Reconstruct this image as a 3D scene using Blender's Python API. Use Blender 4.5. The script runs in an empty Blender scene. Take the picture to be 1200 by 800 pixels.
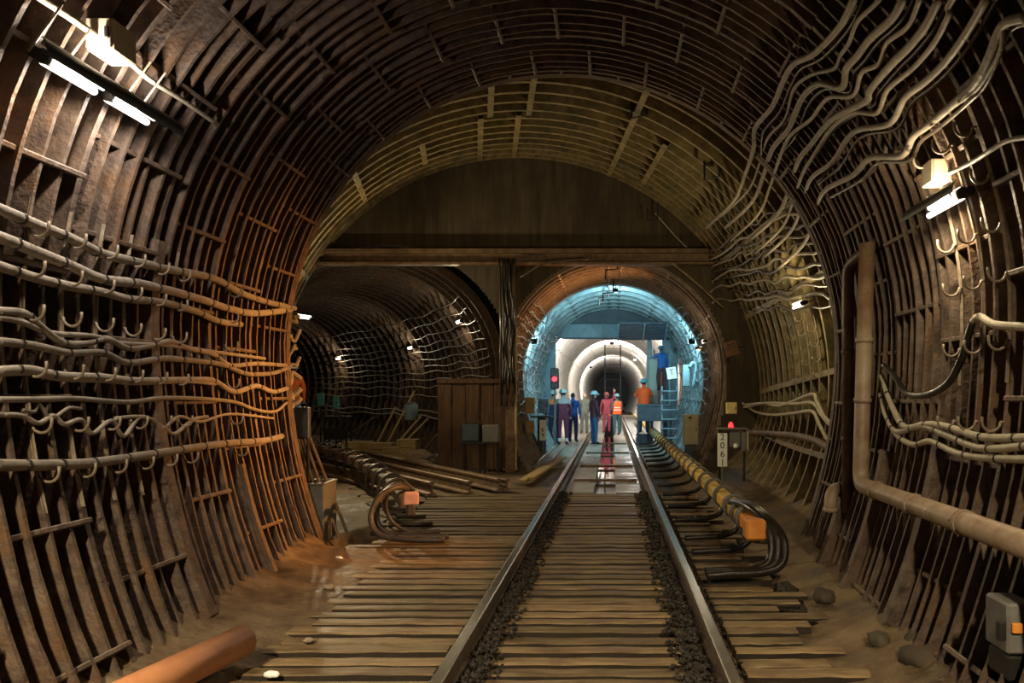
import bpy, math, random
from mathutils import Vector, Matrix, noise
random.seed(11)
SC = bpy.context.scene
COL = SC.collection
PI = math.pi
R = math.radians
# ------------------------------------------------------------------ camera, world, exposure
FPX, VX, VY, CH = 900.0, 717.0, 462.0, 1.65        # focal length and vanishing point in a 1200x800 frame, eye height
cd = bpy.data.cameras.new('camera')
cam = bpy.data.objects.new('camera', cd)
COL.objects.link(cam)
cam.location = (0, 0, CH)
cam.rotation_euler = (PI/2, 0, 0)
cd.sensor_width = 36
cd.lens = FPX/1200*36
cd.shift_x = (600-VX)/1200
cd.shift_y = (VY-400)/1200
cd.clip_start = 0.05
cd.clip_end = 300
SC.camera = cam
w = bpy.data.worlds.new('world')
SC.world = w
w.use_nodes = True
w.node_tree.nodes['Background'].inputs[0].default_value = (0.05, 0.045, 0.035, 1)
w.node_tree.nodes['Background'].inputs[1].default_value = 0.02
SC.view_settings.view_transform = 'Standard'
SC.view_settings.look = 'None'
SC.view_settings.gamma = 1
SC.view_settings.use_curve_mapping = False
SC.view_settings.exposure = 0.0
SC.cycles.use_denoising = True
SC.cycles.max_bounces = 6

def light(name, kind, loc, energy, color, parent=None, size=0.05, aim=None, spot=None, blend=0.3, size_y=None, spread=None):
    d = bpy.data.lights.new(name, kind)
    d.energy = energy
    d.color = color
    if kind == 'AREA':
        d.size = size
        if spread: d.spread = spread
        if size_y:
            d.shape = 'RECTANGLE'
            d.size_y = size_y
    else:
        d.shadow_soft_size = size
    if kind == 'SPOT':
        d.spot_size = spot
        d.spot_blend = blend
    o = bpy.data.objects.new(name, d)
    COL.objects.link(o)
    loc = Vector(loc)
    rot = Matrix.Identity(4)
    if aim is not None:
        rot = (Vector(aim)-loc).to_track_quat('-Z', 'Y').to_matrix().to_4x4()
    M4 = Matrix.Translation(loc) @ rot
    if parent:
        o.parent = parent
        o.matrix_local = parent.matrix_basis.inverted() @ M4
    else:
        o.matrix_basis = M4
    return o

# ------------------------------------------------------------------ helpers
def V(*a):
    return Vector(a)

def at(px, py, Y):
    return V((px-VX)/FPX*Y, Y, CH-(py-VY)/FPX*Y)

def tag(o, label=None, cat=None, group=None, kind=None):
    if label: o['label'] = label
    if cat: o['category'] = cat
    if group: o['group'] = group
    if kind: o['kind'] = kind
    return o

def empty(name, loc=(0, 0, 0), rz=0):
    o = bpy.data.objects.new(name, None)
    COL.objects.link(o)
    o.location = loc
    o.rotation_euler = (0, 0, rz)
    o.empty_display_size = 0.1
    return o

def ob(name, mesh, parent=None, mat=None, world=True):
    o = bpy.data.objects.new(name, mesh)
    COL.objects.link(o)
    if mat is not None and not mesh.materials:
        mesh.materials.append(mat)
    if parent:
        o.parent = parent
        if world and parent.parent is None:     # geometry given in world coordinates
            o.matrix_parent_inverse = parent.matrix_basis.inverted()
    return o

class MB:
    def __init__(s):
        s.v = []; s.f = []; s.m = []; s.cur = 0
    def face(s, *ix):
        s.f.append(tuple(ix)); s.m.append(s.cur)
    def box(s, c, size, rot=None, top=1.0):
        c = Vector(c); n = len(s.v)
        hx, hy, hz = size[0]/2, size[1]/2, size[2]/2
        for z in (-1, 1):
            k = top if z > 0 else 1.0
            for x, y in ((-1, -1), (1, -1), (1, 1), (-1, 1)):
                p = V(x*hx*k, y*hy*k, z*hz)
                if rot is not None: p = rot @ p
                s.v.append(c+p)
        for q in ((3, 2, 1, 0), (4, 5, 6, 7), (0, 1, 5, 4), (1, 2, 6, 5), (2, 3, 7, 6), (3, 0, 4, 7)):
            s.face(*[n+i for i in q])
        return s
    def bbox(s, c, size, b=0.01, rot=None):
        """box with chamfered edges (24 verts)"""
        c = Vector(c); n = len(s.v)
        h = [size[0]/2, size[1]/2, size[2]/2]
        b = min(b, min(h)*0.9)
        idx = {}
        for sx in (-1, 1):
            for sy in (-1, 1):
                for sz in (-1, 1):
                    for a in range(3):
                        p = [sx*(h[0]-b), sy*(h[1]-b), sz*(h[2]-b)]
                        p[a] = (sx, sy, sz)[a]*h[a]
                        p = Vector(p)
                        if rot is not None: p = rot @ p
                        idx[(sx, sy, sz, a)] = len(s.v)
                        s.v.append(c+p)
        S = (-1, 1)
        for a in range(3):
            o1, o2 = [(1, 2), (2, 0), (0, 1)][a]
            for sg in S:
                q = []
                for (u, v) in ((-1, -1), (1, -1), (1, 1), (-1, 1)):
                    k = [0, 0, 0]; k[a] = sg; k[o1] = u; k[o2] = v
                    q.append(idx[(k[0], k[1], k[2], a)])
                s.face(*(q if sg > 0 else q[::-1]))
        for a in range(3):
            o1, o2 = [(1, 2), (2, 0), (0, 1)][a]
            for u in S:
                for v in S:
                    k0 = [0, 0, 0]; k1 = [0, 0, 0]
                    k0[a] = -1; k1[a] = 1
                    k0[o1] = k1[o1] = u; k0[o2] = k1[o2] = v
                    q = [idx[(*k0, o1)], idx[(*k1, o1)], idx[(*k1, o2)], idx[(*k0, o2)]]
                    s.face(*(q if u*v < 0 else q[::-1]))
        for sx in S:
            for sy in S:
                for sz in S:
                    q = [idx[(sx, sy, sz, a)] for a in range(3)]
                    s.face(*(q if sx*sy*sz > 0 else q[::-1]))
        return s
    def tube(s, pts, r, n=8, cap=True, flat=1.0):
        pts = [Vector(p) for p in pts]
        k = len(pts)
        rr = r if isinstance(r, (list, tuple)) else [r]*k
        base = len(s.v)
        up = None
        for i, p in enumerate(pts):
            t = (pts[min(i+1, k-1)]-pts[max(i-1, 0)])
            if t.length < 1e-9: t = V(0, 1, 0)
            t.normalize()
            if up is None:
                up = V(0, 0, 1) if abs(t.z) < 0.9 else V(1, 0, 0)
            up = (up - t*up.dot(t))
            if up.length < 1e-6: up = t.orthogonal()
            up.normalize()
            side = t.cross(up)
            for j in range(n):
                a = 2*PI*j/n
                s.v.append(p + side*(math.cos(a)*rr[i]) + up*(math.sin(a)*rr[i]*flat))
        for i in range(k-1):
            for j in range(n):
                a = base+i*n+j; b = base+i*n+(j+1) % n
                s.face(a, b, b+n, a+n)
        if cap:
            s.face(*[base+j for j in range(n)][::-1])
            s.face(*[base+(k-1)*n+j for j in range(n)])
        return s
    def sweep(s, pts, prof, cap=True):
        """sweep a closed 2D profile (side, up) along pts, up kept vertical"""
        pts = [Vector(p) for p in pts]; k = len(pts); n = len(prof); base = len(s.v)
        for i, p in enumerate(pts):
            t = (pts[min(i+1, k-1)]-pts[max(i-1, 0)]).normalized()
            side = t.cross(V(0, 0, 1)).normalized()
            up = side.cross(t)
            for (a, b) in prof:
                s.v.append(p+side*a+up*b)
        for i in range(k-1):
            for j in range(n):
                a = base+i*n+j; b = base+i*n+(j+1) % n
                s.face(a, b, b+n, a+n)
        if cap:
            s.face(*[base+j for j in range(n)][::-1])
            s.face(*[base+(k-1)*n+j for j in range(n)])
        return s
    def cyl(s, a, b, r, n=10, r2=None):
        return s.tube([a, b], [r, r2 if r2 is not None else r], n)
    def lathe(s, c, prof, n=14, M=None, sx=1, sy=1):
        c = Vector(c); base = len(s.v)
        for (r, z) in prof:
            for j in range(n):
                a = 2*PI*j/n
                p = V(r*math.cos(a)*sx, r*math.sin(a)*sy, z)
                if M is not None: p = M @ p
                s.v.append(c+p)
        for i in range(len(prof)-1):
            for j in range(n):
                a = base+i*n+j; b = base+i*n+(j+1) % n
                s.face(a, b, b+n, a+n)
        s.face(*[base+j for j in range(n)][::-1])
        s.face(*[base+(len(prof)-1)*n+j for j in range(n)])
        return s
    def grid(s, rows):
        base = len(s.v); n = len(rows[0])
        for r in rows: s.v.extend(Vector(p) for p in r)
        for i in range(len(rows)-1):
            for j in range(n-1):
                a = base+i*n+j
                s.face(a, a+1, a+n+1, a+n)
        return s
    def mesh(s, name, mats=None, smooth=False):
        me = bpy.data.meshes.new(name)
        me.from_pydata([tuple(v) for v in s.v], [], s.f)
        for m in (mats or []): me.materials.append(m)
        if mats and len(mats) > 1:
            me.polygons.foreach_set('material_index', s.m)
        if smooth:
            me.polygons.foreach_set('use_smooth', [len(f) <= 4 for f in s.f])
        me.update()
        return me
    def build(s, name, mat, parent=None, smooth=False):
        mats = mat if isinstance(mat, list) else [mat]
        return ob(name, s.mesh(name, mats, smooth), parent)

def spline(pts, sub=5):
    pts = [Vector(p) for p in pts]
    if len(pts) < 3: return pts
    out = []
    P = [pts[0]*2-pts[1]] + pts + [pts[-1]*2-pts[-2]]
    for i in range(1, len(P)-2):
        p0, p1, p2, p3 = P[i-1], P[i], P[i+1], P[i+2]
        for k in range(sub):
            t = k/sub
            out.append(0.5*((2*p1)+(-p0+p2)*t+(2*p0-5*p1+4*p2-p3)*t*t+(-p0+3*p1-3*p2+p3)*t**3))
    out.append(pts[-1])
    return out

# ------------------------------------------------------------------ materials
def pm(name, c1, c2=None, scale=6, rough=0.7, metal=0.0, bump=0.15, c3=None, dust=None, detail=5, rough2=None, stretch=None, emit=None, estr=0, rnd=0.0, spec=0.4):
    m = bpy.data.materials.new(name)
    m.use_nodes = True
    nt = m.node_tree; N = nt.nodes; L = nt.links
    b = N['Principled BSDF']
    b.inputs['Roughness'].default_value = rough
    b.inputs['Metallic'].default_value = metal
    b.inputs['Specular IOR Level'].default_value = spec
    if c2 is None: c2 = tuple(c*0.7 for c in c1)
    tc = N.new('ShaderNodeTexCoord')
    mp = N.new('ShaderNodeMapping')
    if stretch: mp.inputs['Scale'].default_value = stretch
    geo = N.new('ShaderNodeNewGeometry')
    L.new(geo.outputs['Position'], mp.inputs['Vector'])
    n1 = N.new('ShaderNodeTexNoise')
    n1.inputs['Scale'].default_value = scale
    n1.inputs['Detail'].default_value = detail
    n1.inputs['Roughness'].default_value = 0.62
    L.new(mp.outputs[0], n1.inputs['Vector'])
    cr = N.new('ShaderNodeValToRGB')
    cr.color_ramp.elements[0].position = 0.33
    cr.color_ramp.elements[1].position = 0.68
    cr.color_ramp.elements[0].color = (*c2, 1)
    cr.color_ramp.elements[1].color = (*c1, 1)
    L.new(n1.outputs['Fac'], cr.inputs[0])
    out = cr.outputs[0]
    if c3:
        n2 = N.new('ShaderNodeTexNoise')
        n2.inputs['Scale'].default_value = scale*0.27
        n2.inputs['Detail'].default_value = 6
        n2.inputs['Roughness'].default_value = 0.7
        L.new(geo.outputs['Position'], n2.inputs['Vector'])
        r2 = N.new('ShaderNodeValToRGB')
        r2.color_ramp.elements[0].position = 0.48
        r2.color_ramp.elements[1].position = 0.66
        L.new(n2.outputs['Fac'], r2.inputs[0])
        mx = N.new('ShaderNodeMixRGB')
        L.new(r2.outputs[0], mx.inputs[0]); L.new(out, mx.inputs[1])
        mx.inputs[2].default_value = (*c3, 1)
        out = mx.outputs[0]
        if rough2 is not None:
            mr = N.new('ShaderNodeMapRange')
            mr.inputs['To Min'].default_value = rough
            mr.inputs['To Max'].default_value = rough2
            L.new(r2.outputs[0], mr.inputs['Value'])
            L.new(mr.outputs[0], b.inputs['Roughness'])
    if dust:
        sx = N.new('ShaderNodeSeparateXYZ')
        L.new(geo.outputs['Normal'], sx.inputs[0])
        mr = N.new('ShaderNodeMapRange')
        mr.inputs['From Min'].default_value = 0.45; mr.inputs['From Max'].default_value = 0.95
        mr.inputs['To Max'].default_value = 0.8
        L.new(sx.outputs[2], mr.inputs['Value'])
        mx = N.new('ShaderNodeMixRGB')
        L.new(mr.outputs[0], mx.inputs[0]); L.new(out, mx.inputs[1])
        mx.inputs[2].default_value = (*dust, 1)
        out = mx.outputs[0]
    if rnd:
        oi = N.new('ShaderNodeObjectInfo')
        hs = N.new('ShaderNodeHueSaturation')
        mr = N.new('ShaderNodeMapRange')
        mr.inputs['To Min'].default_value = 1-rnd; mr.inputs['To Max'].default_value = 1+rnd
        L.new(oi.outputs['Random'], mr.inputs['Value'])
        L.new(mr.outputs[0], hs.inputs['Value']); L.new(out, hs.inputs['Color'])
        out = hs.outputs[0]
    L.new(out, b.inputs['Base Color'])
    if bump:
        n3 = N.new('ShaderNodeTexNoise')
        n3.inputs['Scale'].default_value = scale*4
        n3.inputs['Detail'].default_value = 4
        L.new(mp.outputs[0], n3.inputs['Vector'])
        bp = N.new('ShaderNodeBump')
        bp.inputs['Strength'].default_value = bump
        bp.inputs['Distance'].default_value = 0.03
        L.new(n3.outputs['Fac'], bp.inputs['Height'])
        L.new(bp.outputs[0], b.inputs['Normal'])
    if emit:
        b.inputs['Emission Color'].default_value = (*emit, 1)
        b.inputs['Emission Strength'].default_value = estr
    return m

M = {}
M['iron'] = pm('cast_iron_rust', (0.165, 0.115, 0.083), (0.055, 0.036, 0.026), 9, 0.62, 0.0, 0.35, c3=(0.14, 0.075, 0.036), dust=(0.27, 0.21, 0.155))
M['ironshell'] = pm('cast_iron_shaded_shell', (0.085, 0.057, 0.043), (0.028, 0.018, 0.014), 7, 0.7, 0.0, 0.35, c3=(0.12, 0.07, 0.04))  # darker than the ribs: shadow of the deep pans put into the colour
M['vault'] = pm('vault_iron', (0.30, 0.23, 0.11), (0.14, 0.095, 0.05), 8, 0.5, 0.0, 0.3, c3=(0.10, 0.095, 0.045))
M['vaultshell'] = pm('vault_shaded_shell', (0.050, 0.034, 0.018), (0.018, 0.012, 0.008), 6, 0.65, 0.0, 0.3, c3=(0.08, 0.075, 0.03))  # pans darkened for the shadows held between the vault ribs
M['concrete'] = pm('headwall_concrete', (0.11, 0.086, 0.054), (0.05, 0.037, 0.024), 2.2, 0.85, 0, 0.2, c3=(0.055, 0.04, 0.026), stretch=(3, 3, 0.35))
M['dirt'] = pm('dirt', (0.25, 0.175, 0.095), (0.12, 0.075, 0.04), 3.5, 0.8, 0, 0.6, c3=(0.05, 0.032, 0.018), rough2=0.3, detail=9)
M['plank'] = pm('plank_wood', (0.32, 0.225, 0.11), (0.13, 0.08, 0.035), 7, 0.6, 0, 0.3, c3=(0.13, 0.075, 0.035), rough2=0.38, stretch=(0.5, 3, 3), rnd=0.3)
M['plank_side'] = pm('plank_side_gap_shadow', (0.035, 0.024, 0.014), (0.02, 0.014, 0.009), 7, 0.7)  # side faces coloured dark so the gaps between boards look shadowed
M['ballast'] = pm('ballast_stone', (0.032, 0.024, 0.016), (0.012, 0.009, 0.006), 12, 0.55, 0, 0.3, rnd=0.3)
M['rail'] = pm('rail_steel', (0.17, 0.125, 0.08), (0.09, 0.06, 0.038), 8, 0.6, 0.0, 0.1)
M['railhead'] = pm('rail_running_face', (0.46, 0.42, 0.36), (0.33, 0.28, 0.22), 10, 0.27, 0.9, 0.03)
M['rusty_rail'] = pm('loose_rail_steel', (0.26, 0.17, 0.10), (0.13, 0.08, 0.05), 8, 0.45, 0.4, 0.2)
M['cable_g'] = pm('cable_grey', (0.30, 0.255, 0.20), (0.19, 0.155, 0.12), 9, 0.55, 0, 0.2, rnd=0.2, dust=(0.42, 0.36, 0.28))
M['cable_d'] = pm('cable_dark', (0.10, 0.075, 0.055), (0.05, 0.036, 0.028), 9, 0.42, 0, 0.15, rnd=0.2)
M['cable_b'] = pm('cable_black', (0.030, 0.024, 0.02), (0.014, 0.012, 0.01), 9, 0.3, 0, 0.1)
M['cable_l'] = pm('cable_pale', (0.50, 0.44, 0.33), (0.34, 0.29, 0.21), 9, 0.5, 0, 0.15)
M['hook'] = pm('hook_steel', (0.32, 0.26, 0.19), (0.18, 0.135, 0.09), 20, 0.5, 0.2, 0.1)
M['pipe'] = pm('pipe_painted', (0.40, 0.31, 0.22), (0.27, 0.19, 0.125), 6, 0.5, 0, 0.15, c3=(0.22, 0.13, 0.07))
M['pipe_d'] = pm('pipe_dark', (0.17, 0.105, 0.07), (0.09, 0.055, 0.035), 6, 0.5, 0, 0.15)
M['pipe_o'] = pm('pipe_orange', (0.62, 0.27, 0.12), (0.5, 0.2, 0.085), 6, 0.45, 0, 0.1)
M['black'] = pm('black_metal', (0.03, 0.027, 0.024), (0.018, 0.016, 0.014), 8, 0.5, 0.2, 0.05)
M['greybox'] = pm('grey_painted_steel', (0.20, 0.20, 0.19), (0.14, 0.14, 0.13), 6, 0.55, 0.1, 0.08, c3=(0.12, 0.10, 0.08))
M['beigebox'] = pm('beige_enclosure', (0.62, 0.54, 0.40), (0.52, 0.44, 0.32), 5, 0.55, 0, 0.05)
M['bluebox'] = pm('slate_blue_steel', (0.09, 0.12, 0.15), (0.06, 0.08, 0.10), 5, 0.5, 0.2, 0.05)
M['tealbox'] = pm('teal_steel', (0.10, 0.32, 0.34), (0.07, 0.22, 0.25), 5, 0.5, 0, 0.05)
M['yellow'] = pm('yellow_cover', (0.90, 0.58, 0.09), (0.70, 0.40, 0.06), 10, 0.5, 0, 0.1, c3=(0.30, 0.18, 0.05))
M['orange'] = pm('orange_cover', (0.85, 0.33, 0.06), (0.65, 0.22, 0.04), 8, 0.5, 0, 0.08)
M['crate'] = pm('crate_wood', (0.55, 0.41, 0.19), (0.38, 0.26, 0.11), 7, 0.7, 0, 0.15, stretch=(1, 1, 4))
M['panelwood'] = pm('brown_panel', (0.13, 0.068, 0.032), (0.055, 0.028, 0.014), 4, 0.5, 0, 0.12, stretch=(4, 4, 0.5))
M['sack'] = pm('sackcloth', (0.40, 0.31, 0.21), (0.24, 0.18, 0.12), 12, 0.9, 0, 0.5)
M['signwhite'] = pm('sign_white', (0.92, 0.94, 0.90), (0.84, 0.86, 0.82), 8, 0.5, 0, 0.0)
M['signblack'] = pm('sign_black', (0.015, 0.015, 0.015), None, 8, 0.6, 0, 0)
M['rustboard'] = pm('rust_board', (0.22, 0.10, 0.045), (0.13, 0.055, 0.025), 10, 0.7, 0, 0.1)
M['wet'] = pm('water', (0.012, 0.010, 0.008), None, 3, 0.04, 0, 0.02, spec=0.6)
M['slab'] = pm('slab_concrete', (0.40, 0.38, 0.33), (0.28, 0.26, 0.22), 4, 0.5, 0, 0.12, c3=(0.2, 0.18, 0.15), rough2=0.2)
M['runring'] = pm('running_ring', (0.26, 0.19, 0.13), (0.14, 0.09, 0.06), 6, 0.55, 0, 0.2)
M['cyanring'] = pm('cold_tinted_ring', (0.26, 0.35, 0.37), (0.15, 0.21, 0.23), 5, 0.45, 0, 0.15)  # bluish colour carries part of the cold light's tint
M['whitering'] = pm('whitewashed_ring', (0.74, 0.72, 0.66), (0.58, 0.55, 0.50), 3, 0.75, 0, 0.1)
M['bluepanel'] = pm('blue_grey_panel', (0.22, 0.33, 0.38), (0.16, 0.25, 0.30), 4, 0.5, 0, 0.05)
M['tube_w'] = pm('lamp_tube', (0.9, 0.9, 0.9), None, 5, 0.4, 0, 0, emit=(1.0, 0.97, 0.90), estr=2.5)
M['tube_y'] = pm('lamp_tube_warm', (0.9, 0.9, 0.9), None, 5, 0.4, 0, 0, emit=(1.0, 0.93, 0.75), estr=2.5)
M['tube_o'] = pm('lamp_tube_orange', (0.9, 0.6, 0.3), None, 5, 0.4, 0, 0, emit=(1.0, 0.62, 0.28), estr=2.5)
M['red_l'] = pm('red_light', (0.9, 0.05, 0.08), None, 5, 0.4, 0, 0, emit=(1.0, 0.03, 0.04), estr=2.2)
M['cyan_l'] = pm('flood_glass', (0.7, 0.9, 0.9), None, 5, 0.3, 0, 0, emit=(0.55, 0.95, 1.0), estr=3)
M['skin'] = pm('skin', (0.62, 0.40, 0.30), (0.52, 0.32, 0.24), 20, 0.6, 0, 0)
M['hair'] = pm('dark_hair', (0.03, 0.022, 0.018), None, 30, 0.7, 0, 0.1)
M['boot'] = pm('boot_leather', (0.025, 0.022, 0.02), None, 20, 0.6, 0, 0)
M['hivis'] = pm('orange_hivis', (1.0, 0.13, 0.02), (0.9, 0.10, 0.015), 20, 0.7, 0, 0.05, emit=None)
M['stripe'] = pm('reflective_stripe', (0.75, 0.75, 0.70), None, 20, 0.4, 0, 0)

# ------------------------------------------------------------------ the shapes of the tunnels
def near(Y):      # single-track tunnel the camera stands in: cx, cz, R, lower stretch
    return (-0.30-0.03*Y, 2.15, 2.30+0.088*Y, 1.41)
def chamber(Y):   # flared turnout chamber
    t = (Y-8.5)/8.5
    return (-0.85-1.23*t, 1.90-0.38*t, 3.72+1.63*t, 1.15-0.65*t)
def running(Y):
    return (0.04, 2.18, 2.45, 1.35)
def ppt(p, Y, phi, off=0.0):
    cx, cz, r, b = p(Y)
    c, s_ = math.cos(phi), math.sin(phi)
    return V(cx+(r+off)*c, Y, cz+(r+off)*s_*(b if s_ < 0 else 1))
def level(p, P):
    cx, cz, r, b = p(P.y)
    dz = P.z-cz
    if dz < 0: dz /= b
    return math.hypot(P.x-cx, dz)-r
def proj(px, py, p, off, y0, y1):
    Y = y0
    while Y < y1:
        if level(p, at(px, py, Y)) > off: break
        Y += 0.02
    return at(px, py, min(Y, y1))
def W(px, py, off=-0.05): return proj(px, py, near, off, 1.0, 8.5)
def C(px, py, off=-0.08): return proj(px, py, chamber, off, 8.7, 16.9)
def T(px, py, off=-0.08): return proj(px, py, running, off, 17.1, 60)
def floorphi(p, Y, z=-0.15):
    cx, cz, r, b = p(Y)
    return math.asin(max(-1, (z-cz)/(b*r)))

YEND = 8.5
def shell(name, p, ys, phis, off, mat, kind='structure', parent=None):
    mb = MB()
    mb.grid([[ppt(p, y, f, off) for f in phis] for y in ys])
    o = mb.build(name, mat, parent, smooth=True)
    if parent is None: o['kind'] = kind
    return o

def frange(a, b, n): return [a+(b-a)*i/(n-1) for i in range(n)]

DEP = 0.23
sectors = {'wall_right': (R(-34), R(48)), 'ceiling': (R(48), R(132)), 'wall_left': (R(132), R(214))}
NW = {}
for nm, (a, b) in sectors.items():
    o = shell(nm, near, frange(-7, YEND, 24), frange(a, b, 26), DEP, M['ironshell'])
    NW[nm] = o
    tag(o, {'wall_right': 'ribbed rusty cast iron tunnel wall right of the track', 'ceiling': 'dark ribbed cast iron tunnel crown over the track', 'wall_left': 'ribbed rusty cast iron tunnel wall left of the track'}[nm])

# ribs: one arc per rib, sharing mesh data per sector and thickness
def rib_mesh(a, b, t, d, n=22, b_=1.41, r0=3.0, wav=0.0, seed=0):
    mb = MB(); base = 0
    for i in range(n):
        f = a+(b-a)*i/(n-1)
        c, s_ = math.cos(f), math.sin(f)
        k = b_ if s_ < 0 else 1
        jo = wav*noise.noise(V(f*6, seed*3.1, 0))
        for (dr, dy) in ((0+jo, -t*0.35), (0+jo, t*0.35), (d, t*0.6), (d, -t*0.6)):
            mb.v.append(V((r0+dr)*c, dy, (r0+dr)*s_*k))
    for i in range(n-1):
        for j in range(4):
            q = i*4+j; q2 = i*4+(j+1) % 4
            mb.face(q, q2, q2+4, q+4)
    mb.face(0, 1, 2, 3); e = (n-1)*4; mb.face(e+3, e+2, e+1, e)
    return mb
ribmesh = {}
for nm, (a, b) in sectors.items():
    for k in range(3):
        ribmesh[(nm, k)] = rib_mesh(a, b, (0.030, 0.036, 0.06)[k], DEP+0.01, wav=0.018, seed=k).mesh('rib', [M['iron']])
PITCH = 0.17
ribY = []
Y0R = 2.3-6*PITCH
y = Y0R; i = 0
while y < YEND-0.03:
    ribY.append((y, i)); y += PITCH; i += 1
for y, i in ribY:
    for nm in sectors:
        k = 2 if i % 6 == 0 else (i % 2)
        cx, cz, r, b = near(y)
        o = bpy.data.objects.new('rib', ribmesh[(nm, k)])
        COL.objects.link(o); o.parent = NW[nm]
        s_ = (r+random.uniform(-0.015, 0.01))/3.0
        o.location = (cx, y+random.uniform(-0.008, 0.008), cz); o.scale = (s_, 1, s_)
# lengthwise flange plates between the ribs, staggered from ring to ring
flm = MB().bbox((0, 0, 0), (0.22, PITCH*6-0.03, 0.032), 0.006).mesh('flange', [M['iron']])
nring = (len(ribY)+5)//6
for q in range(nring):
    y0 = Y0R+q*6*PITCH; ym = min(y0+3*PITCH, YEND-0.1)
    for kk in range(22):
        f = R(-31)+R(11.5)*kk+(R(5.7) if q % 2 else 0)+random.uniform(-0.01, 0.01)
        if f > R(213): continue
        nm = [n for n, (a, b) in sectors.items() if a <= f < b]
        if not nm: continue
        o = bpy.data.objects.new('flange', flm); COL.objects.link(o); o.parent = NW[nm[0]]
        P = ppt(near, ym, f, DEP*0.5+0.0)
        o.location = P; o.rotation_euler = (0, -f, 0)
        if y0+6*PITCH > YEND: o.scale = (1, max(0.1, (YEND-y0)/(6*PITCH)), 1); o.location.y = (y0+YEND)/2
# grout plugs and bolt heads on the shell (too small to pick apart)
for nm, (a, b) in sectors.items():
    mb = MB()
    for y, i in ribY:
        for f in frange(a+0.06, b-0.06, 7):
            if random.random() < 0.55:
                ff = f+random.uniform(-0.05, 0.05)
                p0 = ppt(near, y+PITCH*0.5, ff, DEP+0.01); p1 = ppt(near, y+PITCH*0.5, ff, DEP-0.05)
                mb.tube([p0, p1], [0.04, 0.032], 8)
    o = mb.build('bolt_heads', M['iron'], NW[nm]); o['kind'] = 'stuff'

# step face where the near tunnel opens into the chamber
mb = MB()
phis = frange(R(-34), R(214), 60)
rowA = [ppt(near, YEND+0.0, f, 0.0) for f in phis]
rowB = [ppt(near, YEND+0.0, f, 2.6) for f in phis]
rowC = [ppt(near, YEND+0.0, f, 0.0)+V(0, 0.10, 0) for f in phis]
rowD = [ppt(near, YEND+0.0, f, 2.6)+V(0, 0.10, 0) for f in phis]
mb.grid([rowB, rowA, rowC, rowD])
o = mb.build('wall_step', M['iron'], None); tag(o, 'cast iron end ring where the tunnel opens into the chamber', kind='structure')

# chamber
phc = frange(R(-60), R(240), 90)
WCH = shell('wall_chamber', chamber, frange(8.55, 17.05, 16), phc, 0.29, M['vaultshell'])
tag(WCH, 'ribbed vault of the wide turnout chamber')
y = 8.75
while y < 17.0:
    mb = MB(); t = 0.085; d = 0.30
    n = len(phc)
    for f in phc:
        for (dr, dy) in ((0, -t*0.4), (0, t*0.4), (d, t*0.6), (d, -t*0.6)):
            P = ppt(chamber, y, f, dr); P.y += dy
            mb.v.append(P)
    for i in range(n-1):
        for j in range(4):
            q = i*4+j; q2 = i*4+(j+1) % 4
            mb.face(q, q2, q2+4, q+4)
    mb.build('rib', M['vault'], WCH, smooth=False)
    y += 0.58
# lengthwise joints of the chamber lining
for f, ya, yb in ((R(68), 8.7, 17), (R(89), 8.7, 12.6), (R(97), 8.7, 12.6), (R(91), 12.6, 17), (R(99), 12.6, 17), (R(128), 8.7, 17), (R(112), 13.5, 15.5), (R(60), 12, 16),
                  (R(34), 8.7, 17), (R(150), 8.7, 17), (R(20), 8.7, 17), (R(2), 8.7, 17), (R(-14), 8.7, 17), (R(165), 8.7, 17), (R(182), 8.7, 17)):
    mb = MB(); k = 9
    for yy in frange(ya, yb, k):
        for (dr, da) in ((0.0, -0.010), (0.0, 0.010), (0.28, 0.010), (0.28, -0.010)):
            mb.v.append(ppt(chamber, yy, f+da, dr))
    for i in range(k-1):
        for j in range(4):
            q = i*4+j; q2 = i*4+(j+1) % 4
            mb.face(q, q2, q2+4, q+4)
    mb.build('flange', M['vault'], WCH)

# headwall with the two tunnel mouths
HY = 17.0
mb = MB()
hx = [-8.2+0.06*i for i in range(int(12.4/0.06)+1)]
cxh, czh, rh, bh = chamber(HY)
def hcol(x):
    top = czh+math.sqrt(max(0, (rh+0.3)**2-(x-cxh)**2)) if abs(x-cxh) < rh+0.3 else None
    if top is None: return []
    iv = []
    hole = None
    if -2.18 < x < 0.04+2.52:
        h = math.sqrt(max(0, 2.52**2-(x-0.04)**2)); hole = (2.18-h*1.35, 2.18+h)
    elif -7.75 < x < -2.40:
        h = math.sqrt(max(0, 2.78**2-(x+5.0)**2)); hole = (2.18-h*1.35, 2.18+h)
    if hole:
        iv.append((max(hole[1], 0), top))
        if hole[0] > 0: iv.append((-0.1, hole[0]))
    else:
        iv.append((-0.1, top))
    return iv
for i in range(len(hx)-1):
    xm = (hx[i]+hx[i+1])/2
    for (z0, z1) in hcol(xm):
        if z1 <= z0: continue
        mb.box(((hx[i]+hx[i+1])/2, HY+0.25, (z0+z1)/2), (hx[i+1]-hx[i], 0.5, z1-z0))
HW = mb.build('wall_head', M['concrete']); tag(HW, 'dark stained concrete headwall closing the chamber crown', kind='structure')
# cross beam under the headwall crown
zb = 4.78
bm_ = MB()
bm_.bbox((-2.2, HY-0.16, zb), (8.9, 0.30, 0.10), 0.01)
bm_.bbox((-2.2, HY-0.10, zb-0.14), (8.9, 0.06, 0.20), 0.01)
bm_.bbox((-2.2, HY-0.16, zb-0.27), (8.9, 0.26, 0.06), 0.01)
o = bm_.build('trim_beam', M['rusty_rail']); tag(o, 'rusty steel beam across the headwall', kind='structure')

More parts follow.
